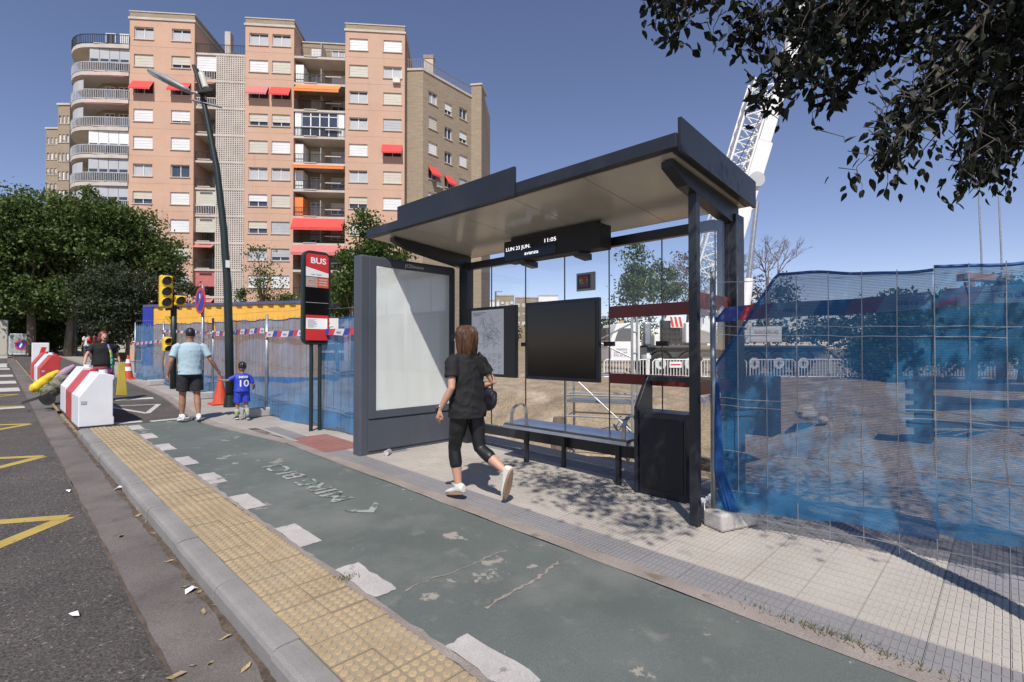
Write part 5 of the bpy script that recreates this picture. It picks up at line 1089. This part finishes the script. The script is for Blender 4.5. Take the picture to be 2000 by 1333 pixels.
# ---------------------------------------------------------------- overhanging foreground tree
ft = thing('overhanging_tree', 'dark leafy tree overhanging from the upper edge in front of the sky', 'tree', (3.35,-.75,0))
mb = MB(); mb.tube([(3.35,-.75,-.1),(3.33,-.72,1.5),(3.2,-.6,3.0),(2.95,-.35,4.2),(2.6,.1,5.2)], [.09,.08,.075,.06,.03], 10); Q(mb, 'trunk', K['bark'], ft, smooth=True)
tips = []
def branch(pts, r): Q(MB().tube(pts, [r*(1-.8*i/(len(pts)-1)) for i in range(len(pts))], 6), 'limb', K['twig'], ft, smooth=True)
def ptr(x, y, D): return at(x, y, D)
spec = [((1980,-40),(1850,120),(1760,260),(1720,330)), ((2000,-60),(1950,140),(1915,260),(1895,360)), ((1900,-60),(1700,40),(1560,130),(1500,180)), ((1850,-80),(1620,20),(1480,30),(1445,70)), ((1700,-120),(1440,-60),(1340,0),(1325,60)), ((1540,-150),(1380,-60),(1310,-20),(1285,15)), ((2050,-20),(1990,120),(1985,220),(1990,300)), ((1950,-60),(1800,60),(1690,110),(1600,190)), ((1800,-100),(1660,20),(1590,60),(1540,140)), ((2000,0),(1880,140),(1820,180),(1760,240)), ((2050,40),(1960,200),(1930,280),(1915,320))]
C_ = []
for i, sp in enumerate(spec):
    D = 2.5+.12*(i % 4); pts = [V((3.0,-.4,4.0))]+[ptr(x, y, D) for x, y in sp]; branch(pts, .022)
    for a, b in zip(pts[1:], pts[2:]):
        nt_ = 130 if i not in (4, 5) else 55
        for k in range(nt_):
            q = a.lerp(b, random.random()); C_.append(tuple(q+V((random.gauss(0,.075),random.gauss(0,.075),random.gauss(-.02,.06)))))
for k in range(3400):                                 # thick part of the crown near the upper frame edge
    x = random.uniform(1520, 2080); y = random.uniform(-260, 40+120*max(0, (x-1600)/400)+40*math.sin(x*.021)); C_.append(tuple(at(x, y, random.uniform(2.4, 3.3))))
mbt = MB()
for i in range(0, len(C_)-3400, 4):
    q = V(C_[i]); mbt.tube([q+V((random.gauss(0,.05),random.gauss(0,.05),.09)), q+V((0,0,.03)), q], [.003,.002,.0012], 4, False)
Q(mbt, 'twigs', K['twig'], ft)['kind'] = 'stuff'
C_ = np.array(C_); sel = rng.permutation(len(C_))
lf = MB(); lf.add([(0,0,0),(.022,.018,.004),(.03,.045,.006),(.018,.08,.002),(0,.11,-.012),(-.018,.08,.002),(-.03,.045,.006),(-.022,.018,.004),(0,.05,-.003)], [(0,1,8),(1,2,8),(2,3,8),(3,4,8),(4,5,8),(5,6,8),(6,7,8),(7,0,8)])
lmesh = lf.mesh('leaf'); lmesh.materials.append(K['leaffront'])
low = sorted(range(len(C_)-3400), key=lambda i: C_[i][2])[:300]
for i in low:
    o = bpy.data.objects.new('leaf', lmesh); COL.objects.link(o); o.parent = ft; o.location = V(C_[i])-ft.location; s = random.uniform(.4,.66); o.scale = (s*.85,s,s)
    o.rotation_euler = (random.uniform(-2.2,-.7), random.uniform(-.6,.6), random.uniform(0,6.28))
rest = np.array([C_[i] for i in range(len(C_)) if i not in set(low)])
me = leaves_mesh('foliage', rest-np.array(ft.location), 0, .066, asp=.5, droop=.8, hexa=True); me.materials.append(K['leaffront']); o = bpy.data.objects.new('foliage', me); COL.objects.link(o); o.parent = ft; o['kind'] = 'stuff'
# part of the crown above the frame: it throws the dappled shade on the shelter floor
S_ = []
for gx, gy, r, n in ((4.45,4.3,.28,190),(4.2,3.5,.3,300),(4.0,2.75,.34,340),(3.75,2.15,.25,200),(4.45,2.3,.4,160),(4.5,3.1,.35,150),(4.35,1.75,.3,90),(5.6,.6,.9,700),(6.4,1.5,.9,700),(7.4,.4,1.0,700),(5.5,1.8,.4,200)):
    for k in range(n): z = random.uniform(4.3, 5.6); q = V((gx+random.gauss(0,r*.7), gy+random.gauss(0,r*.7), 0))-SUN*(z/-SUN.z); S_.append((q.x, q.y, z))
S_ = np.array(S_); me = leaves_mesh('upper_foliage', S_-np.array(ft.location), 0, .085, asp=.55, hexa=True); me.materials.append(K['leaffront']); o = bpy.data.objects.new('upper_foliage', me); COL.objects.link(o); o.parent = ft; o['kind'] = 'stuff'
for gx, gy in ((4.2,3.5),(4.0,2.5)): q = V((gx,gy,0))-SUN*(4.8/-SUN.z); branch([V((2.6,.1,5.2)), V((2.2,.4,5.2)), q], .02)
# ================================================================ PEOPLE
def remesh(mb, name, mat, parent, voxel=.009, smooth=4, ripple=None):
    me = mb.mesh(name+'_raw'); tmp = bpy.data.objects.new(name+'_raw', me); COL.objects.link(tmp)
    r = tmp.modifiers.new('r', 'REMESH'); r.mode = 'VOXEL'; r.voxel_size = voxel; r.use_smooth_shade = True
    if smooth: s = tmp.modifiers.new('s', 'SMOOTH'); s.factor = .5; s.iterations = smooth
    bpy.context.view_layer.update(); out = bpy.data.meshes.new_from_object(tmp.evaluated_get(bpy.context.evaluated_depsgraph_get())); bpy.data.objects.remove(tmp)
    if ripple:
        for v in out.vertices: v.co += ripple(v.co)
    out.name = name; out.materials.clear(); out.materials.append(mat); out.shade_smooth()
    o = bpy.data.objects.new(name, out); COL.objects.link(o); o.parent = parent; return o
def lerp3(a, b, t): return tuple(a[i]+(b[i]-a[i])*t for i in range(3))
def hand(mb, w_, tip, side, curl=.35, s=1.0):
    w_, tip = V(w_), V(tip); d = (tip-w_).normalized(); L = .17*s; n = V((side,0,0)); n = (n-d*n.dot(d)).normalized(); b = d.cross(n).normalized()   # n: out of the back of the hand
    mb.tube([w_-d*.01, w_+d*.03*s, w_+d*.085*s], [.024*s,.036*s,.036*s], 10, flat=.55)
    for k, (o, l) in enumerate(((-.027,.062),(-.009,.075),(.009,.07),(.026,.055))):
        p0 = w_+d*.075*s+b*o*s; p1 = p0+d*l*.5*s-n*curl*.02*s; p2 = p1+(d*(1-curl)-n*curl)*l*.55*s; mb.tube([p0, p1, p2], [.0095*s,.0088*s,.0075*s], 7)
    th = w_+d*.035*s-b*.03*s; mb.tube([w_+d*.015*s-b*.015*s, th, th+(d*.75-b*.45-n*.35)*.035*s, th+(d*.95-b*.3-n*.4)*.06*s], [.013*s,.012*s,.0105*s,.008*s], 7)
def figure(name, lab, loc, heading, h, legs, arms, skin, spec, voxel=.009, head=1.0, headturn=0., lean=0., group=None):
    t = thing(name, lab, 'person', loc, group, heading); k = h/1.65; t.scale = (k,k,k)
    body = MB(); hw = spec.get('hips', 1.0); sw = spec.get('shoulders', 1.0)
    cl = lambda z: lean*max(0, z-.85)
    body.rings([(0,0,.8,.13*hw,.1*hw),(0,0,.92,.155*hw,.112*hw),(0,cl(1.02),1.02,.13*hw,.095*hw),(0,cl(1.15),1.15,.142*sw,.1),(0,cl(1.28),1.28,.155*sw,.1),(0,cl(1.36),1.355,.135*sw,.08),(0,cl(1.4),1.40,.06,.055),(0,cl(1.44),1.46,.048,.052),(0,cl(1.5),1.52,.05,.06)], 18)
    for s in ('L', 'R'):
        H_, Kn, A_, T_ = legs[s]; body.tube([V(H_)+V((0,0,.04)), lerp3(H_,Kn,.45), Kn, lerp3(Kn,A_,.35), lerp3(Kn,A_,.8), A_], [.085*hw,.075*hw,.052,.055,.036,.034], 12)
        S_, E2, W2, F_ = arms[s]; body.tube([S_, lerp3(S_,E2,.5), E2, lerp3(E2,W2,.35), W2], [.05,.043,.035,.036,.024], 10); hand(body, W2, F_, -1 if s == 'L' else 1, spec.get('curl', .35))
    hc = V((0, cl(1.55)+.015, 1.545+(head-1)*.1)); hr = head
    R_ = Matrix.Rotation(headturn, 3, 'Z'); hm = MB()
    hm.ball((0,0,.0), .072*hr, .09*hr, .108*hr, 16, 12); hm.ball((0,.03*hr,-.06*hr), .05*hr, .055*hr, .055*hr, 12, 8); hm.tube([(0,.085*hr,.01*hr),(0,.108*hr,-.028*hr),(0,.09*hr,-.036*hr)], [.008*hr,.014*hr,.008*hr], 6)
    for s in (-1, 1): hm.ball((s*.073*hr,-.005,-.005), .012*hr, .022*hr, .03*hr, 8, 6); hm.ball((s*.03*hr,.078*hr,.008*hr), .014*hr, .01*hr, .008*hr, 8, 5)
    hm.tube([(-.022*hr,.082*hr,-.062*hr),(0,.09*hr,-.064*hr),(.022*hr,.082*hr,-.062*hr)], .007*hr, 6)
    hm.v = [tuple(R_ @ V(v)+hc) for v in hm.v]; body.add(hm.v, hm.f)
    bd = remesh(body, 'body', skin, t, voxel, 3)
    for s in (-1, 1):
        e = MB(); e.ball((s*.03*hr,.083*hr,.008*hr), .009*hr, .006*hr, .006*hr, 8, 5); e.v = [tuple(R_ @ V(v)+hc) for v in e.v]; e.build('eye', K['blackm'], t, world=False)
    return t, hc, R_
from mathutils import noise as mnoise
def wrinkle(a, f=22., seed=0.):
    def g(c):
        q = V((c.x*7+seed, c.y*7, c.z*f*.55+3*c.x)); n1 = mnoise.noise(q); n2 = 1-abs(mnoise.noise(V((c.x*11+c.z*8+seed, c.y*11, c.z*9-c.x*6))))*2
        k = a*(1.3*n1+.9*n2*abs(n2)); r = V((c.x, c.y, 0)); return (r.normalized() if r.length > .02 else V((0,0,0)))*k
    return g
def shirt(t, arms, mat, hem, sleeve, sw=1., hw=1., lean=0., voxel=.009, loose=.02, neck=.075, fold=.0035):
    mb = MB(); cl = lambda z: lean*max(0, z-.85); g = loose
    mb.rings([(0,cl(hem)-.005,hem,.165*hw+g,.125*hw+g),(0,cl(.95),.95,.155*hw+g,.117*hw+g),(0,cl(1.1),1.1,.148*max(sw,hw)+g,.11+g),(0,cl(1.27),1.27,.165*sw+g,.108+g*.8),(0,cl(1.35),1.36,.15*sw+g*.5,.088+g*.3),(0,cl(1.4),1.405,neck,.066)], 22)
    for s in ('L', 'R'):
        S_, E2 = arms[s][:2]; e = lerp3(S_, E2, sleeve); s0 = (S_[0]*.75, S_[1], S_[2]+.012); mb.tube([s0, lerp3(S_,E2,.1), lerp3(S_,E2,sleeve*.6), e], [.06,.066,.065,.066], 14)
    return remesh(mb, 'shirt', mat, t, voxel, 5, wrinkle(fold, 24))
def trousers(t, legs, mat, frac, hw=1., tight=.006, voxel=.009, top=.98, name='trousers', flare=0., knee=True):
    mb = MB(); mb.rings([(0,0,.79,.15*hw,.11*hw),(0,0,.88,.168*hw+tight,.125*hw+tight),(0,0,top,.14*hw+tight,.103*hw+tight)], 20)
    for s in ('L', 'R'):
        H_, Kn, A_, T_ = legs[s]; pts = [V(H_)+V((0,0,.05)), lerp3(H_,Kn,.45)]; rr = [.092*hw+tight, .08*hw+tight+flare*.4]
        if frac <= 1: pts.append(lerp3(H_,Kn,frac)); rr.append((.075-.02*frac)*hw+tight+flare+.008)
        else: pts += [Kn, lerp3(Kn,A_,.35), lerp3(Kn,A_,frac-1)]; rr += [.057+tight,.06+tight,.05+tight+flare]
        mb.tube(pts, rr, 14)
    return remesh(mb, name, mat, t, voxel, 4, wrinkle(.0045, 30, 2))
def shoe(t, A_, T_, mat, sole):
    A_, T_ = V(A_), V(T_); d = (T_-A_); d0 = d.normalized(); up = V((0,0,1)); up = (up-d0*up.dot(d0)); up = up.normalized() if up.length > .1 else V((0,-1,0)); r = d0.cross(up).normalized()
    heel = A_-d0*.06-up*.045; toe = T_+d0*.02; L = (toe-heel).length; e = (toe-heel).normalized(); u2 = r.cross(e).normalized(); u2 = u2 if u2.dot(up) > 0 else -u2
    mb = MB(); vs_ = []; prof = [(0,.036,.075),(.12,.042,.095),(.3,.044,.085),(.5,.046,.06),(.75,.05,.045),(.93,.042,.032),(1,.022,.02)]
    for f, wd, hh in prof:
        c = heel+e*L*f
        for q in range(12): a = 2*math.pi*q/12; vs_.append(c+r*wd*math.cos(a)+u2*(hh/2+hh/2*math.sin(a)))
    mb.add(vs_, [(i*12+q, i*12+(q+1) % 12, (i+1)*12+(q+1) % 12, (i+1)*12+q) for i in range(6) for q in range(12)]+[tuple(range(12)), tuple(range(72,84))])
    mb.tube([A_+up*.06, A_-up*.01], [.04,.042], 10); o = remesh(mb, 'shoe', mat, t, .008, 2)
    mb = MB(); n = 16; ring = []
    for q in range(n): a = 2*math.pi*q/n; c = math.cos(a); ring.append(heel+e*(L*.5+L*.52*c)+r*(.043+.008*c)*math.sin(a)-u2*.012)
    mb.prism(ring, u2*.024); mb.build('sole', sole, o, world=False, bevel=.004)
def hairmat(name, a, b): return M(name, a, .45, var=.2, scale=30, stretch=(1,1,.12), col2=b, coord='obj')
white = K['white']
# --- woman in black, walking past the shelter
legs = {'L': ((-.085,0,.86),(-.085,.09,.47),(-.085,.03,.095),(-.09,.17,.045)), 'R': ((.085,0,.86),(.09,-.08,.475),(.1,-.42,.28),(.105,-.385,.06))}
arms = {'L': ((-.19,.02,1.335),(-.245,-.03,1.075),(-.275,.09,.87),(-.28,.14,.72)), 'R': ((.19,.02,1.335),(.285,-.09,1.1),(.22,.13,1.04),(.14,.25,1.08))}
p = G(910,972); wloc = (p.x, p.y-.02, gz(p.y))
blackfab = M('black_cotton', (.009,.009,.01), .85, var=.25, scale=9, coord='obj'); legfab = M('black_lycra', (.009,.009,.01), .5, var=.3, scale=14, coord='obj')
sp = {'hips': 1.02, 'shoulders': 1.0}
t, hc, R_ = figure('person', 'woman in black tee and leggings with white trainers walking past the bus shelter', wloc, .1, 1.6, legs, arms, K['skin'], sp, .0075, 1.0, .35, .03)
shirt(t, arms, blackfab, .78, .62, 1.03, 1.06, .03, .008, .026, fold=.009); trousers(t, legs, legfab, 1.45, 1.03, .004, .008)
for s in 'LR': shoe(t, legs[s][2], legs[s][3], M('trainer_white', (.62,.6,.55), .6, coord='obj'), M('sole_tan', (.3,.2,.13), .7))
hm = MB(); hm.rings([(0,-.025,-.2,.07,.045),(0,-.03,-.17,.1,.075),(0,-.028,-.1,.106,.094),(0,-.02,-.02,.1,.105),(0,-.012,.05,.092,.104),(0,-.006,.1,.066,.08),(0,0,.126,.02,.03)], 28)
hm.v = [tuple(R_ @ V(v)+hc) for v in hm.v]
remesh(hm, 'hair', hairmat('auburn_hair', (.03,.012,.005), (.1,.042,.017)), t, .007, 2, lambda c: (V((c.x-hc.x, c.y-hc.y, 0)).normalized() if (V((c.x-hc.x, c.y-hc.y, 0))).length > .01 else V((0,0,0)))*(.006*math.sin(26*math.atan2(c.y-hc.y, c.x-hc.x)+5*c.z*4)+.004*math.sin(60*c.z+9*math.atan2(c.y-hc.y, c.x-hc.x))))
mb = MB(); prof = [(.122,.022,.03),(.1,.07,.084),(.05,.096,.108),(-.02,.104,.109),(-.1,.11,.098),(-.17,.104,.079),(-.215,.085,.06)]
for k in range(420):
    a = random.uniform(0, 2*math.pi); ja = random.gauss(0,.05); end = random.uniform(.85, 1.12); pts = []
    if math.sin(a) > .55: continue
    for i, (z, rx, ry) in enumerate(prof):
        f = 1.0+random.uniform(-.015,.045); an = a+ja*i+.05*math.sin(i*1.3+k); zz_ = z if i < 5 else prof[4][0]+(z-prof[4][0])*end
        pts.append(R_ @ V((rx*f*math.cos(an), ry*f*math.sin(an)-.02, zz_))+hc)
    mb.tube(pts, [.0022]*5+[.0016,.0006], 4, False)
mb.build('hair_strands', hairmat('auburn_strands', (.03,.012,.005), (.15,.065,.026)), t, world=False, smooth=True)['kind'] = 'stuff'
bag = thing('shoulder_bag', 'black shoulder bag hanging at the side of the woman in black', 'bag', wloc, None, .1); bag.scale = (.97,)*3
mb = MB(); mb.ball((.275,-.02,.93), .05, .12, .12, 14, 10); mb.tube([(.275,-.11,.97),(.275,.08,.97)], .05, 10); remesh(mb, 'pouch', M('bag_navy', (.012,.013,.022), .5, coord='obj'), bag, .009, 4); mb = MB(); mb.tube([(.28,-.08,1.0),(.25,-.1,1.15),(.2,-.07,1.3),(.17,0,1.405),(.18,.08,1.33),(.24,.12,1.15),(.28,.06,1.0)], .011, 6, flat=.5); mb.build('strap', K['blackm'], bag, world=False)
mb = MB(); mb.tube([(-.282,.095,.853),(-.272,.115,.86)], .033, 14); mb.build('watch_strap', K['blackm'], t, world=False); mb = MB(); mb.tube([(-.276,.085,.885),(-.273,.09,.893)], .034, 16); mb.build('bracelet', K['steel'], t, world=False)
mb = MB(); q = lambda *v: tuple(R_ @ V(v)+hc); mb.tube([q(-.085,.02,.02), q(-.078,.1,.015)], .004, 5); mb.tube([q(-.07,.11,.03), q(-.02,.118,.03), q(-.02,.118,-.01), q(-.07,.11,-.01), q(-.07,.11,.03)], .003, 5); mb.build('glasses', K['blackm'], t, world=False)
# --- man in light blue t-shirt
legs = {'L': ((-.09,0,.86),(-.1,.05,.47),(-.105,.06,.09),(-.125,.2,.035)), 'R': ((.09,0,.86),(.11,0,.47),(.12,-.1,.09),(.15,.03,.035))}
arms = {'L': ((-.2,0,1.34),(-.285,-.03,1.08),(-.32,.06,.84),(-.32,.1,.68)), 'R': ((.2,0,1.34),(.31,-.05,1.09),(.43,.0,.9),(.5,.04,.8))}
mx, my = 2.36, 9.98; sp = {'hips': 1.0, 'shoulders': 1.08}
t, hc, R_ = figure('person', 'man in light blue tee and black shorts holding a small boy by the hand', (mx,my,gz(my)), -.05, 1.6, legs, arms, K['skint'], sp, .009, 1.0)
shirt(t, arms, M('pale_blue_tee', (.36,.48,.54), .85, var=.03, scale=8, coord='obj'), .84, .72, 1.1, 1.02, 0, .009, .025)
trousers(t, legs, M('black_shorts', (.014,.015,.018), .8, coord='obj'), .78, 1.0, .012, .009, top=.9, name='shorts', flare=.025)
for s in 'LR': shoe(t, legs[s][2], legs[s][3], M('trainer_bright', (.75,.75,.75), .6), white)
hm = MB(); hm.ball((0,-.012,.025), .078, .092, .098, 16, 12); hm.v = [tuple(R_ @ V(v)+hc) for v in hm.v]; remesh(hm, 'hair', hairmat('short_black_hair', (.01,.008,.007), (.02,.016,.013)), t, .009, 2)
# --- boy in blue football kit
legs = {'L': ((-.09,0,.86),(-.11,.04,.47),(-.12,.05,.1),(-.15,.2,.035)), 'R': ((.09,0,.86),(.12,0,.47),(.14,-.12,.1),(.17,.03,.035))}
arms = {'L': ((-.2,0,1.3),(-.38,.02,1.2),(-.56,.05,1.22),(-.66,.06,1.26)), 'R': ((.2,0,1.3),(.3,-.04,1.06),(.37,.1,.94),(.36,.22,.9))}
bx2, by2 = 3.07, 9.62; sp = {'hips': 1.12, 'shoulders': 1.08}
t, hc, R_ = figure('person', 'small boy in blue football kit with white number walking hand in hand', (bx2,by2,gz(by2)), -.05, .98, legs, arms, K['skint'], sp, .012, 1.42)
kit = M('kit_blue', (.02,.045,.42), .6, var=.12, scale=7, coord='obj'); sh_ = shirt(t, arms, kit, .86, .8, 1.15, 1.15, 0, .011, .035); trousers(t, legs, kit, .8, 1.1, .015, .011, top=.92, name='shorts', flare=.03)
for s in 'LR':
    H_, Kn, A_, T_ = legs[s]; mb = MB(); mb.tube([lerp3(Kn,A_,.3), lerp3(Kn,A_,.7), A_], [.062,.052,.045], 12); mb.build('sock', M('sock_grey', (.35,.37,.36), .8), t, world=False, smooth=True); mb = MB(); mb.tube([lerp3(Kn,A_,.52), lerp3(Kn,A_,.62)], [.064,.06], 12); mb.build('sock_stripe', M('sock_green', (.35,.5,.05), .8), t, world=False)
    shoe(t, A_, T_, M('boy_shoe', (.03,.03,.035), .5), white)
hm = MB(); hm.ball((0,-.02,.03), .112, .125, .135, 16, 12); hm.v = [tuple(R_ @ V(v)+hc) for v in hm.v]; remesh(hm, 'hair', hairmat('boy_black_hair', (.01,.008,.007), (.022,.017,.014)), t, .012, 2, lambda c: V((math.sin(c.z*90)*.006, math.sin(c.x*80)*.006, math.sin(c.x*70+c.y*50)*.006)))
def shirt_text(s, z, size, wd):
    cu = bpy.data.curves.new('kit_lettering', 'FONT'); cu.body = s; cu.size = size; cu.extrude = .004; cu.align_x = 'CENTER'; cu.offset = .004; tt = bpy.data.objects.new('kit_lettering', cu); COL.objects.link(tt); bpy.context.view_layer.update()
    me = bpy.data.meshes.new_from_object(tt.evaluated_get(bpy.context.evaluated_depsgraph_get())); bpy.data.objects.remove(tt); xs_ = [v.co.x for v in me.vertices]; k = wd/(max(xs_)-min(xs_))
    for v in me.vertices: x = v.co.x*k; v.co = V((x, -.152+.9*x*x+v.co.z, z+v.co.y))
    me.materials.clear(); me.materials.append(white); o = bpy.data.objects.new('kit_lettering', me); COL.objects.link(o); o.parent = t
shirt_text('MESSI', 1.265, .085, .24); shirt_text('10', 1.02, .27, .25)
# --- red haired woman facing us with a shopping trolley
legs = {'L': ((-.09,0,.86),(-.09,.03,.47),(-.09,.0,.09),(-.1,.14,.035)), 'R': ((.09,0,.86),(.1,.02,.47),(.1,-.08,.09),(.12,.06,.035))}
arms = {'L': ((-.2,0,1.32),(-.3,-.02,1.07),(-.33,.06,.86),(-.33,.1,.7)), 'R': ((.2,0,1.32),(.33,.02,1.1),(.4,.12,.9),(.42,.2,.8))}
fx, fy = 1.72, 14.35; sp = {'hips': 1.2, 'shoulders': 1.15}
t, hc, R_ = figure('person', 'red haired woman in black top with colourful scarf pulling a shopping trolley', (fx,fy,gz(fy)), math.pi+.2, 1.52, legs, arms, K['skin'], sp, .011)
shirt(t, arms, blackfab, .86, .6, 1.22, 1.22, 0, .011, .035); mb = MB(); mb.rings([(0,0,.32,.2,.17),(0,0,.6,.2,.17),(0,0,.9,.19,.15)], 20); remesh(mb, 'skirt', M('purple_print', (.2,.05,.2), .8, var=.5, scale=22, col2=(.4,.1,.05), coord='obj'), t, .012, 3, wrinkle(.012, 4))
for s in 'LR': shoe(t, legs[s][2], legs[s][3], M('pink_shoe', (.6,.45,.42), .7), white)
hm = MB(); hm.ball((0,-.03,.03), .1, .1, .12, 16, 12); hm.ball((.05,-.03,-.05), .06, .07, .1); hm.ball((-.05,-.03,-.05), .06, .07, .1); hm.v = [tuple(R_ @ V(v)+hc) for v in hm.v]; remesh(hm, 'hair', hairmat('red_hair', (.09,.015,.012), (.22,.04,.03)), t, .011, 2)
mb = MB(); mb.tube([(-.05,.13,1.36),(-.1,.18,1.15),(-.12,.2,.85),(-.12,.21,.6)], [.03,.045,.06,.07], 10, flat=.4); mt, tt_, b_, o_ = nodes('scarf_print'); vz = tt_.nodes.new('ShaderNodeTexVoronoi'); vz.inputs['Scale'].default_value = 16; tc = tt_.nodes.new('ShaderNodeTexCoord'); tt_.links.new(tc.outputs['Object'], vz.inputs['Vector']); hsv = tt_.nodes.new('ShaderNodeHueSaturation'); hsv.inputs['Saturation'].default_value = 1.4; hsv.inputs['Value'].default_value = .6; tt_.links.new(vz.outputs['Color'], hsv.inputs['Color']); tt_.links.new(hsv.outputs[0], b_.inputs['Base Color']); mb.build('scarf', mt, t, world=False, smooth=True)
mb = MB(); mb.tube([(-.03,.115,1.51),(.0,.125,1.512),(.03,.115,1.51)], .012, 6); mb.build('glasses', K['blackm'], t, world=False)
yb = thing('yellow_bag', 'flat yellow bag carried by the red haired woman', 'bag', (fx+.38,fy-.12,gz(fy))); g_ = gz(fy); Q(MB().prism([(fx+.22,fy-.15,g_+.12),(fx+.42,fy-.15,g_+.1),(fx+.36,fy-.15,g_+.85),(fx+.26,fy-.15,g_+.85)], (0,.06,0)), 'panel', M('dull_yellow', (.5,.38,.05), .7), yb, bevel=.01); Q(MB().tube([(fx+.28,fy-.12,g_+.84),(fx+.3,fy-.12,g_+.93),(fx+.34,fy-.12,g_+.84)], .01, 5), 'handle', K['blackm'], yb)
tx, ty = .98, 14.3; g_ = gz(ty); tr = thing('shopping_trolley', 'tilted shopping trolley with yellow and camouflage bags beside the barriers', 'trolley', (tx,ty,g_))
a, b = V((tx-.25,ty,g_+.18)), V((fx-.33,ty-.12,g_+.82)); e = (b-a).normalized(); u = V((0,1,0)).cross(e).normalized(); u = u if u.z > 0 else -u
camo = M('camouflage_cloth', (.07,.09,.05), .85, var=.5, scale=9, col2=(.3,.28,.2), patch=((.02,.025,.02), 8, .56, .03))
mb = MB(); mb.tube([a, a+e*.1, a+e*.5, a+e*.62], [.1,.17,.16,.06], 14); remesh(MB().add([tuple(V(v)-tr.location) for v in mb.v], mb.f), 'camouflage_bag', camo, tr, .014, 3)
mb = MB(); a2 = a+u*.2+e*.05; mb.tube([a2-e*.1, a2, a2+e*.35, a2+e*.5], [.04,.1,.085,.03], 14); remesh(MB().add([tuple(V(v)-tr.location) for v in mb.v], mb.f), 'yellow_sack', M('yellow_bag', (.7,.5,.02), .6), tr, .014, 3, wrinkle(.01, 18))
mb = MB(); a3 = a+u*.1+e*.2; mb.tube([a3, a3+e*.2, a3+e*.45, a3+e*.6], [.05,.095,.085,.04], 12); remesh(MB().add([tuple(V(v)-tr.location) for v in mb.v], mb.f), 'mauve_sack', M('mauve_bag', (.35,.24,.32), .7), tr, .014, 3)
for s in (-.17, .17):
    Q(MB().tube([a+V((0,s,0)), b+V((0,s*.6,0))], .013, 6), 'frame_rail', K['blackm'], tr); w_ = a+V((.08,s*1.15,-.06)); wl = Q(MB().disc((w_.x,w_.y,g_+.12), (0,1,0), .12, .045, 20), 'wheel', K['rubber'], tr); Q(MB().disc((w_.x,w_.y,g_+.12), (0,1,0), .05, .05, 14), 'hub', K['blackm'], wl)
Q(MB().tube([b+V((0,-.1,0)), b+V((0,.1,0))], .016, 8), 'handle', K['blackm'], tr); Q(MB().tube([a+V((-.02,-.15,-.02)), a+V((-.3,-.1,-.12)), a+V((-.3,.1,-.12)), a+V((-.02,.15,-.02))], .014, 6), 'foot_bar', K['blackm'], tr)
# --- far passers-by
for i, (x, y, D, c1, c2, lab, hd) in enumerate([(172,700,27,(.6,.58,.58),(.08,.07,.09),'distant pedestrian in white top with red backpack behind the red haired woman',.3), (186,698,31,(.4,.06,.07),(.03,.03,.04),'distant pedestrian in red top under the far trees',1.), (44,700,46,(.03,.03,.05),(.05,.05,.06),'distant dark clothed pedestrian near the street cabinet',.5)]):
    legs = {'L': ((-.09,0,.86),(-.09,.08,.47),(-.09,.1,.09),(-.1,.24,.035)), 'R': ((.09,0,.86),(.1,.0,.47),(.1,-.15,.12),(.11,-.02,.035))}; arms = {'L': ((-.19,0,1.33),(-.25,-.05,1.07),(-.26,.08,.86),(-.26,.12,.72)), 'R': ((.19,0,1.33),(.25,.02,1.07),(.26,-.06,.84),(.26,-.04,.7))}
    q = at(x, y, D); t, hc, R_ = figure('person', lab, (q.x,q.y,min(gz(q.y), 1.27)), hd, 1.62, legs, arms, K['skin'], {}, .02); shirt(t, arms, M('far_shirt', c1, .8), .84, .6, 1.1, 1.1, 0, .02, .03); trousers(t, legs, M('far_trousers', c2, .8), 1.9, 1., .015, .02); hm = MB(); hm.ball((0,-.02,.02), .09, .1, .12); hm.v = [tuple(V(v)+hc) for v in hm.v]; remesh(hm, 'hair', hairmat('far_hair', (.02,.012,.01), (.05,.03,.02)), t, .02, 2)
    for s in 'LR': shoe(t, legs[s][2], legs[s][3], K['blackm'], white)
    if i == 0: mb = MB(); mb.ball((0,-.18,1.15), .13, .09, .2); mb.build('backpack', K['red'], t, world=False, smooth=True)
